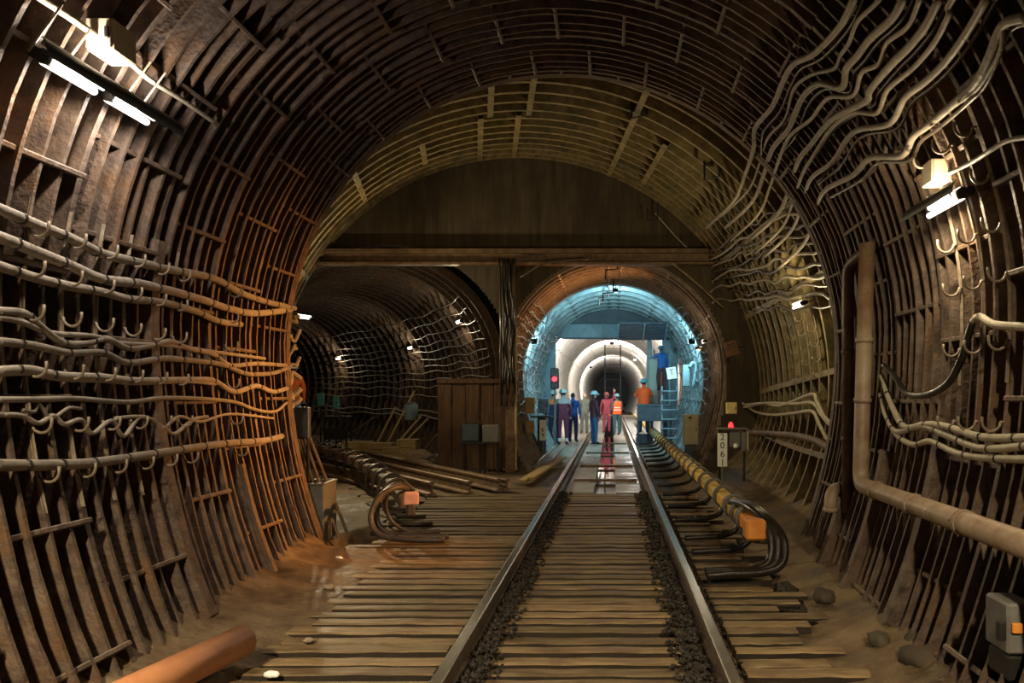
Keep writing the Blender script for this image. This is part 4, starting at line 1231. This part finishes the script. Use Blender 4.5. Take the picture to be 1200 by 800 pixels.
MB().bbox((1.42, 26.44, 2.10), (0.36, 0.02, 1.55), 0.004).build('panel', pm('sage_panel', (0.36, 0.42, 0.36), (0.3, 0.35, 0.3), 4, 0.5), t)
t = empty('poster_stand', (1.72, 27.6, 0)); tag(t, 'orange and white banner behind the door frame', 'banner')
MB().bbox((1.78, 27.6, 1.55), (0.36, 0.03, 0.7), 0.004).build('lower_panel', pm('banner_pink', (0.85, 0.55, 0.52), (0.7, 0.3, 0.3), 6, 0.6), t)
MB().bbox((1.78, 27.6, 2.15), (0.36, 0.03, 0.5), 0.004).build('upper_panel', pm('banner_orange', (0.9, 0.45, 0.08), (0.85, 0.35, 0.05), 6, 0.6), t)
MB().bbox((1.78, 27.62, 0.6), (0.05, 0.03, 1.2), 0.004).build('pole', M['black'], t)
ladder(1.80, 26.6, 1.31, 3.2, 0.34, 'step ladder on the platform under the upper worker', -0.15, 6, 'bluepanel')
# signal
P = at(650, 444, 24.2)
t = empty('tunnel_signal', (P.x, P.y, 0)); tag(t, 'black two-aspect tunnel signal showing red', 'signal')
MB().bbox(P+V(0, 0.06, 0.02), (0.26, 0.16, 0.66), 0.03).build('housing', M['black'], t)
MB().tube([P+V(0, -0.04, 0), P+V(0, -0.03, 0)], [0.085, 0.085], 16).build('red_lens', M['red_l'], t)
torus(MB(), P+V(0, -0.05, 0), (0, 1, 0), 0.10, 0.018, 16, 6).build('hood', M['black'], t)
MB().tube([P+V(0, -0.03, 0.22), P+V(0, -0.02, 0.22)], [0.07, 0.07], 16).build('dark_lens', M['signblack'], t)
MB().tube([P+V(0, 0.1, -0.3), V(P.x, P.y+0.1, 0)], 0.035, 8).build('mast', M['greybox'], t)
light('signal_glow', 'POINT', P+V(0, -0.14, 0), 1.2, (1, 0.05, 0.1), t, 0.05)
# left equipment
P = at(621, 475, 19.0); boxthing('relay_box', P, (0.24, 0.14, 0.40), pm('mustard', (0.50, 0.38, 0.18), (0.38, 0.28, 0.13), 6, 0.5), 'upper mustard box at the left of the tunnel mouth', 'box', 'mustard boxes')
P = at(621, 500, 19.0); boxthing('relay_box', P, (0.22, 0.14, 0.30), pm('ochre', (0.46, 0.31, 0.16), (0.36, 0.22, 0.11), 6, 0.5), 'lower mustard box at the left of the tunnel mouth', 'box', 'mustard boxes')
P = at(637, 475, 21.0); boxthing('notice_board', P, (0.30, 0.06, 0.42), pm('notice_blue', (0.35, 0.6, 0.8), (0.12, 0.25, 0.65), 9, 0.5), 'blue and white notice board above the side table', 'board')
P = at(635, 488, 20.5)
t = empty('side_table', (P.x, P.y, 0)); tag(t, 'blue steel side table left of the track', 'table')
MB().bbox(P, (0.55, 0.4, 0.05), 0.01).build('top', M['bluebox'], t)
MB().bbox((P.x, P.y, P.z/2), (0.22, 0.22, P.z), 0.02).build('pedestal', M['bluebox'], t)
P = at(636, 504, 20.2)
t = empty('number_sign', P); tag(t, 'small white upright number sign 69 before the side table', 'sign')
pl = MB().bbox(P, (0.17, 0.02, 0.54), 0.004).build('plate', M['signwhite'], t)
text_mesh('6\n9', 0.16, M['signblack'], 'lettering', pl, P+V(0, -0.0125, -0.06))
MB().tube([P+V(0, 0.02, 0.2), V(P.x, P.y+0.02, 0)], 0.02, 6).build('post', M['greybox'], t)
# sloping walkway edge boards left
for k, (xa, xb) in enumerate(((-1.75, -1.35), (-2.0, -1.6))):
    o = MB().bbox((xb-0.05, 20.0, 0.12), (0.05, 5.4, 0.10), 0.01).build('curb_board', M['slab']); tag(o, 'long pale curb board left of the track, %s' % ('inner', 'outer')[k], 'board', 'curb boards')
# cream cabinet right
P = at(809, 503, 18.4)
t = boxthing('cream_cabinet', P, (0.36, 0.2, 0.72), pm('cream', (0.66, 0.60, 0.45), (0.58, 0.52, 0.38), 6, 0.5), 'cream metal cabinet right of the tunnel mouth', 'cabinet')
MB().tube([P+V(-0.02, -0.12, 0.28), P+V(-0.02, -0.13, 0.30)], 0.04, 10).build('knob', M['black'], t)
MB().bbox((P.x, P.y+0.05, (P.z-0.36)/2), (0.26, 0.12, P.z-0.36), 0.01).build('pedestal', M['bluebox'], t)
# teal column and cables right
P = at(818, 425, 19.6)
t = empty('cable_duct', P); tag(t, 'pale teal cable duct on the right of the tunnel mouth', 'duct')
MB().bbox(at(804, 440, 22.0), (0.20, 0.15, 0.62), 0.02).build('body', M['bluepanel'], t)
MB().tube(spline([at(812, 455, 21.9), at(816, 430, 21.9), at(812, 425, 21.9), at(808, 430, 21.9)], 5), 0.05, 8).build('bent_pipe', M['bluepanel'], t, True)
P = at(787, 437, 23.6)
t = empty('letter_sign', P); tag(t, 'pale square sign with a T among the right cables', 'sign')
pl = MB().bbox(P, (0.30, 0.02, 0.36), 0.005, Matrix.Rotation(-0.15, 3, 'Y')).build('plate', M['signwhite'], t)
text_mesh('T', 0.26, M['bluebox'], 'lettering', pl, P+V(0, -0.013, 0.02), (PI/2, -0.15, 0))
MB().tube([P+V(0, 0.01, 0), P+V(0.5, 0.2, 0)], 0.015, 6).build('arm', M['bluepanel'], t)
# shelf stack on the right
t = empty('cable_rack', (1.75, 23.0, 0)); tag(t, 'pale blue steel rack of coiled cable right of the track', 'rack')
for x in (1.5, 1.95): MB().bbox((x, 23.0, 0.95), (0.05, 0.05, 1.9), 0.006).build('upright', M['bluepanel'], t)
for k in range(6): MB().bbox((1.72, 23.0, 0.35+k*0.28), (0.48, 0.3, 0.03), 0.005).build('shelf', M['bluepanel'], t)
MCB = pm('cable_pale_blue', (0.24, 0.33, 0.35), (0.12, 0.17, 0.18), 9, 0.35, 0, 0.1)
for side in (0, 1):
    for k in range(13):
        f = R(-18+5.2*k) if side else R(198-4.9*k)
        pts = []
        for j, yy in enumerate(frange(19.0 if side else 17.5, 26.6, 22)):
            pts.append(ppt(running, yy, f+rng.uniform(-0.022, 0.022), -0.05-rng.uniform(0, 0.06)))
        cable(pts, rng.choice((0.013, 0.017, 0.022)), MCB, ORD[k]+' wavy cable from the bottom on the %s of the running tunnel' % ('right wall' if side else 'left wall'), 'running tunnel cables on the %s' % ('right' if side else 'left'), 3, n=6)
# small crown hangers
for k, (px, py, Y) in enumerate(((712, 345, 20.0), (716, 318, 17.4), (707, 350, 21.5))):
    P = at(px, py, Y)
    o = MB(); o.tube([P+V(0.15, 0, 0.5), P+V(0.15, 0, 0.05), P+V(-0.12, 0, 0.03), P+V(-0.12, 0, -0.18)], 0.025, 6)
    tag(o.build('crown_hanger', M['black']), 'black bent hanger on the tunnel crown, %s' % ('middle one', 'nearest at the mouth', 'deepest, over the pale rings')[k], 'hanger', 'crown hangers')
for k, (px, py, Y) in enumerate(((750, 122, 11.0), (835, 195, 11.5), (765, 248, 16.6))):
    P = at(px, py, Y)
    o = MB(); o.tube([P+V(0.1, 0, 0.2), P+V(0.1, 0, -0.15), P+V(-0.12, 0, -0.2), P+V(-0.12, 0, 0.08)], 0.022, 6)
    tag(o.build('vault_hanger', M['black']), 'dark bent bracket hanging from the chamber vault, %s' % ('near the crown', 'right of the crown', 'by the headwall')[k], 'hanger', 'vault hangers')
cable([at(768, 250, 16.7), at(790, 275, 16.7), at(805, 290, 16.7)], 0.012, M['cable_l'], 'thin pale wire on the headwall below its bracket', 'headwall wires')
cable([at(610, 325, 16.6), at(640, 308, 16.6), at(690, 303, 16.6)], 0.02, M['cable_d'], 'dark cable rising left over the tunnel mouth', 'headwall wires')
cable([at(788, 308, 16.7), at(815, 330, 16.7), at(850, 362, 16.7)], 0.028, M['vault'], 'olive cable slanting down right of the tunnel mouth', 'headwall wires')

# flood lamps lighting the work site
def flood(P, aim, label, power, color, size=0.3, group='work floodlights', lens='cyan_l', spread=None):
    P = Vector(P); d = (Vector(aim)-P).normalized()
    t = empty('floodlight', P); tag(t, label, 'floodlight', group)
    q = d.to_track_quat('Y', 'Z').to_matrix()
    MB().bbox(P, (size, 0.08, size*0.7), 0.02, q).build('housing', M['black'], t)
    MB().bbox(P+d*0.05, (size*0.9, 0.012, size*0.6), 0.004, q).build('lens', M[lens], t)
    MB().tube([P+V(0, 0, -0.0), P+V(0, -0.05, 0.22)], 0.015, 6).build('yoke', M['black'], t)
    light('flood_light', 'AREA', P+d*0.075, power, color, t, size*0.9, aim, size_y=size*0.6, spread=spread)
    return t
CY_ = (0.50, 0.90, 1.0)
flood((-2.12, 21.0, 3.10), (0.6, 25.5, 2.4), 'work floodlight high on the left of the running tunnel', 75, CY_, 0.2)
flood((2.18, 21.0, 3.10), (-0.6, 25.5, 2.4), 'work floodlight high on the right of the running tunnel', 75, CY_, 0.2)
flood((0.1, 21.0, 4.50), (0.0, 24.6, 2.2), 'work floodlight on the crown of the running tunnel', 60, CY_, 0.15)
CWF = (1.0, 0.92, 0.86)
flood((-1.75, 28.2, 3.8), (0.6, 38, 3.0), 'white floodlight beyond the gate on the left', 190, CWF, 0.25, lens='tube_w')
flood((1.75, 28.2, 3.8), (-0.6, 38, 3.0), 'white floodlight beyond the gate on the right', 190, CWF, 0.25, lens='tube_w')
flood((0.0, 42.0, 4.45), (0.0, 58, 2.6), 'white floodlight deep in the far tunnel', 300, CWF, 0.2, lens='tube_w')
flood((1.5, 50.0, 3.9), (0.0, 38, 1.4), 'white floodlight facing back from the far tunnel', 120, CWF, 0.2, lens='tube_w')
flood((-1.6, 58.0, 3.7), (0.3, 74, 2.0), 'farthest white floodlight, added to light the far tunnel', 420, CWF, 0.2, lens='tube_w')  # added hidden lamp, brightens the far end of the tunnel
# sodium floodlight behind the right end ring, aimed at the left wall
flood((2.80, 8.74, 2.45), (-3.3, 7.5, 1.4), 'orange floodlight tucked behind the right end ring', 70, (1.0, 0.42, 0.10), 0.16, 'orange floodlights', 'tube_o', R(48))

# ------------------------------------------------------------------ people
def person(label, x, y, rz, jacket, trousers, z0=0.0, h=1.75, helmet=None, hair=True, vest=None, armL=None, armR=None, yoke=None, hem=None, legs=None, lean=0.0, seed=0):
    k = h/1.75
    def v(a): return V(*a)
    ly = lambda z: lean*max(0, z-0.95)
    aL = armL or [(-0.25, 0.0, 1.16), (-0.24, 0.10, 0.93), (-0.235, 0.14, 0.86)]
    aR = armR or [(0.25, 0.0, 1.16), (0.24, 0.10, 0.93), (0.235, 0.14, 0.86)]
    lg = legs or [[(-0.11, 0.02, 0.50), (-0.115, 0.0, 0.09)], [(0.11, 0.02, 0.50), (0.115, 0.0, 0.09)]]
    pts = []; rad = []; edges = []; kinds = []
    def add(p, r, parent=None, kind='jacket'):
        pts.append(v(p)*k); rad.append((r[0]*k, r[1]*k)); 
        i = len(pts)-1
        if parent is not None: edges.append((parent, i)); kinds.append(kind)
        return i
    pel = add((0, 0, 0.96), (0.165, 0.115))
    sp = add((0, ly(1.15), 1.15), (0.155, 0.11), pel)
    chs = add((0, ly(1.34), 1.34), (0.175, 0.12), sp)
    nb = add((0, ly(1.46), 1.46), (0.085, 0.075), chs)
    nk = add((0, ly(1.52)+0.01, 1.52), (0.056, 0.056), nb, 'skin')
    hd = add((0, ly(1.6)+0.02, 1.60), (0.076, 0.092), nk, 'head')
    h2 = add((0, ly(1.67)+0.015, 1.68), (0.078, 0.096), hd, 'head')
    ht = add((0, ly(1.73)+0.01, 1.74), (0.05, 0.06), h2, 'head')
    hands = []
    for sg, ar in ((-1, aL), (1, aR)):
        sh = add((sg*0.185, ly(1.42), 1.415), (0.075, 0.07), chs)
        e = add(ar[0], (0.055, 0.052), sh)
        w_ = add(ar[1], (0.040, 0.036), e)
        hh = add(ar[2], (0.040, 0.020), w_, 'skin')
        hands.append((v(ar[1])*k, v(ar[2])*k, sg))
    for sg, l in ((-1, lg[0]), (1, lg[1])):
        hp = add((sg*0.095, 0, 0.88), (0.105, 0.105), pel, 'trousers')
        kn = add(l[0], (0.075, 0.075), hp, 'trousers')
        an = add(l[1], (0.056, 0.058), kn, 'trousers')
        to = add((l[1][0]+sg*0.015, l[1][1]+0.15, max(0.045, l[1][2]-0.045)), (0.046, 0.036), an, 'boot')
    me = bpy.data.meshes.new('body_skel'); me.from_pydata([tuple(p) for p in pts], edges, [])
    o = bpy.data.objects.new('tmp', me); COL.objects.link(o)
    sm = o.modifiers.new('skin', 'SKIN'); sm.use_smooth_shade = True
    sv = me.skin_vertices[0].data
    for i, r_ in enumerate(rad): sv[i].radius = r_; sv[i].use_root = (i == 0)
    ss = o.modifiers.new('sub', 'SUBSURF'); ss.levels = 2; ss.render_levels = 2
    dg = bpy.context.evaluated_depsgraph_get()
    m2 = bpy.data.meshes.new_from_object(o.evaluated_get(dg))
    bpy.data.objects.remove(o)
    mb = MB()
    mb.v = [p.co.copy() for p in m2.vertices]
    jm = pm('jacket_cloth', jacket, None, 14, 0.8, 0, 0.1); tm = pm('trouser_cloth', trousers, None, 14, 0.8, 0, 0.1)
    mats = [jm, tm, M['skin'], M['boot'], M['hair'], pm('yoke_cloth', yoke, None, 14, 0.8) if yoke else jm, M['stripe']]
    def seg(p, a, b):
        ab = b-a; t_ = max(0, min(1, (p-a).dot(ab)/max(1e-9, ab.length_squared))); return (p-(a+ab*t_)).length
    for f in m2.polygons:
        c = f.center
        best = min(((seg(c, pts[a], pts[b])-0.5*(rad[a][0]+rad[b][0]), kd, i) for i, ((a, b), kd) in enumerate(zip(edges, kinds))))
        kd = best[1]
        mi = {'jacket': 0, 'trousers': 1, 'skin': 2, 'head': 2, 'boot': 3}[kd]
        if kd == 'jacket' and c.z < 0.93*k and abs(c.x) < 0.19*k: mi = 1
        if kd == 'trousers' and c.z > 0.90*k: mi = 0
        if kd == 'jacket' and c.z > 1.30*k and yoke and abs(c.x) < 0.24*k: mi = 5
        if kd == 'trousers' and hem and 0.13*k < c.z < 0.22*k: mi = 6
        if kd == 'head' and hair and (c.y < (ly(1.65)+0.0)*k-0.01*k or c.z > 1.70*k) and c.z > 1.56*k: mi = 4
        mb.cur = mi
        mb.face(*f.vertices)
    bpy.data.meshes.remove(m2)
    # fingers and thumb
    mb.cur = 2
    for (wv, hv, sg) in hands:
        d = (hv-wv).normalized(); sd = d.cross(V(0, 1, 0.2)).normalized(); nrm = sd.cross(d)
        for q, ln in enumerate((0.066, 0.075, 0.072, 0.055)):
            b0 = hv+sd*((q-1.5)*0.019*k)-d*0.005
            mb.tube([b0, b0+d*ln*0.5*k+nrm*0.004, b0+d*ln*0.9*k+nrm*0.022*k], [0.0095*k, 0.009*k, 0.007*k], 6)
        b0 = wv.lerp(hv, 0.45)-sd*0.03*k*sg
        mb.tube([b0, b0-sd*0.03*k*sg+d*0.025*k, b0-sd*0.035*k*sg+d*0.06*k], [0.012*k, 0.010*k, 0.008*k], 6)
    # face: nose, brow, ears, eyes, mouth
    hc = pts[hd]+V(0, 0, 0.03*k)
    mb.tube([hc+V(0, 0.085*k, 0.03*k), hc+V(0, 0.115*k, -0.005*k), hc+V(0, 0.088*k, -0.012*k)], [0.010*k, 0.016*k, 0.012*k], 6)
    for sg in (-1, 1): mb.tube([hc+V(sg*0.078*k, 0, -0.025*k), hc+V(sg*0.088*k, -0.008*k, 0.0), hc+V(sg*0.08*k, -0.005*k, 0.03*k)], [0.010*k, 0.016*k, 0.010*k], 6)
    mb.cur = 4
    for sg in (-1, 1): mb.tube([hc+V(sg*0.022*k, 0.091*k, 0.03*k), hc+V(sg*0.042*k, 0.082*k, 0.03*k)], 0.007*k, 5)
    mb.tube([hc+V(-0.022*k, 0.083*k, -0.045*k), hc+V(0.022*k, 0.083*k, -0.045*k)], 0.005*k, 5)
    root = empty('person', (x, y, z0), rz); tag(root, label, 'person')
    bo = ob('body', mb.mesh('body', mats, True), root, world=False)
    topc = pts[h2]
    if helmet:
        hm = pm('helmet_shell', helmet, tuple(c*0.85 for c in helmet), 8, 0.35, 0, 0)
        hb = MB()
        hb.lathe(topc+V(0, 0.0, -0.015*k), [(0.125*k, -0.012*k), (0.135*k, 0.0), (0.116*k, 0.012*k), (0.110*k, 0.05*k), (0.088*k, 0.092*k), (0.045*k, 0.115*k), (0.008*k, 0.12*k)], 16, sy=1.12)
        hb.bbox(topc+V(0, 0.135*k, -0.012*k), (0.15*k, 0.07*k, 0.012*k), 0.004)
        ob('helmet', hb.mesh('helmet', [hm], True), root, world=False)
    if vest:
        vb = MB(); n = 20
        rings = [(0.90, 0.190, 0.145), (0.98, 0.195, 0.150), (1.06, 0.192, 0.148), (1.10, 0.192, 0.148), (1.16, 0.192, 0.148), (1.20, 0.194, 0.15), (1.30, 0.205, 0.155), (1.40, 0.195, 0.145), (1.455, 0.13, 0.115)]
        for (z, a, b) in rings:
            for j in range(n):
                an = 2*PI*j/n; vb.v.append(V(a*math.cos(an)*k, (b*math.sin(an)+ly(z))*k, z*k))
        for i in range(len(rings)-1):
            vb.cur = 1 if i in (2, 4) and vest == 'striped' else 0
            for j in range(n):
                a = i*n+j; b = i*n+(j+1) % n; vb.face(a, b, b+n, a+n)
        ob('vest', vb.mesh('vest', [M['hivis'], M['stripe']], True), root, world=False)
    return root
def pos(px, feet): Y = FPX*CH/(feet-VY); return (px-VX)/FPX*Y, Y
BUR = (0.16, 0.035, 0.07); NAVY = (0.03, 0.06, 0.14); BLUE = (0.04, 0.13, 0.50); HEL = (0.55, 0.78, 0.82)
x, y = pos(649, 520); person('worker in a dark suit with orange shoulders and pale helmet, leftmost of the group', x, y, 0.2, (0.05, 0.07, 0.16), (0.05, 0.06, 0.14), helmet=HEL, yoke=(0.9, 0.25, 0.06), h=1.76)
x, y = pos(660, 521.5); person('worker seen from behind in burgundy overalls with grey shoulders and helmet', x, y-0.1, 0.05, BUR, BUR, helmet=(0.45, 0.72, 0.75), yoke=(0.42, 0.44, 0.44), hem=True, h=1.8)
x, y = pos(671, 519); person('bareheaded worker in a bright blue jacket beside the burgundy overalls', x, y+0.2, -0.3, BLUE, (0.03, 0.05, 0.13), h=1.72)
x, y = pos(685, 508); person('worker in grey-green clothes standing deeper in the tunnel', x, y, 0.4, (0.15, 0.165, 0.135), (0.13, 0.145, 0.12), h=1.72, hair=False)
x, y = pos(696, 521); person('worker with pale blue helmet, dark burgundy jacket and blue trousers', x, y, -1.1, (0.09, 0.03, 0.05), (0.04, 0.11, 0.24), helmet=(0.45, 0.72, 0.82), h=1.74)
x, y = pos(711, 507.5); person('worker in red-burgundy overalls raising one arm', x, y, 0.2, (0.30, 0.05, 0.07), (0.30, 0.05, 0.08), h=1.72, armR=[(0.33, 0.08, 1.52), (0.36, 0.14, 1.78), (0.36, 0.16, 1.86)], helmet=(0.25, 0.08, 0.06))
x, y = pos(723, 510); person('worker in orange high-visibility vest with dark helmet beside the ladder', x, y, 0.5, (0.07, 0.08, 0.09), (0.04, 0.12, 0.14), helmet=(0.10, 0.25, 0.28), vest='striped', h=1.66)
person('worker in orange vest with teal helmet standing at the platform', 1.06, 25.55, 0.0, (0.95, 0.12, 0.02), (0.04, 0.07, 0.15), z0=0.35, helmet=(0.12, 0.42, 0.46), vest='plain', h=1.80, armL=[(-0.27, 0.06, 1.2), (-0.2, 0.25, 1.3), (-0.18, 0.3, 1.36)], armR=[(0.27, 0.06, 1.2), (0.2, 0.25, 1.3), (0.18, 0.3, 1.36)])
o = MB().bbox((1.06, 25.55, 0.175), (0.5, 0.45, 0.35), 0.02).build('step_box', M['bluebox']); tag(o, 'dark step box under the worker at the platform', 'box')
person('worker in blue jacket high on the step ladder at upper right', 1.72, 26.25, 0.3, (0.04, 0.17, 0.50), (0.10, 0.05, 0.08), z0=1.75, helmet=(0.06, 0.22, 0.35), h=1.55, legs=[[(-0.12, 0.14, 0.52), (-0.10, 0.05, 0.12)], [(0.12, 0.05, 0.50), (0.12, 0.0, 0.09)]], armL=[(-0.30, 0.1, 1.3), (-0.2, 0.28, 1.35), (-0.17, 0.33, 1.38)], lean=0.15)
P = at(343, 452, 17.75)
person('worker in orange jacket and blue trousers half hidden behind the left wall end', P.x, P.y, 0.3, (0.95, 0.20, 0.04), (0.06, 0.22, 0.75), z0=0.62, helmet=(0.9, 0.9, 0.85), h=1.72)
o = MB().bbox((P.x, P.y, 0.29), (0.5, 0.5, 0.64), 0.02).build('wooden_stage', M['crate']); tag(o, 'low wooden stage under the half hidden worker', 'stage')
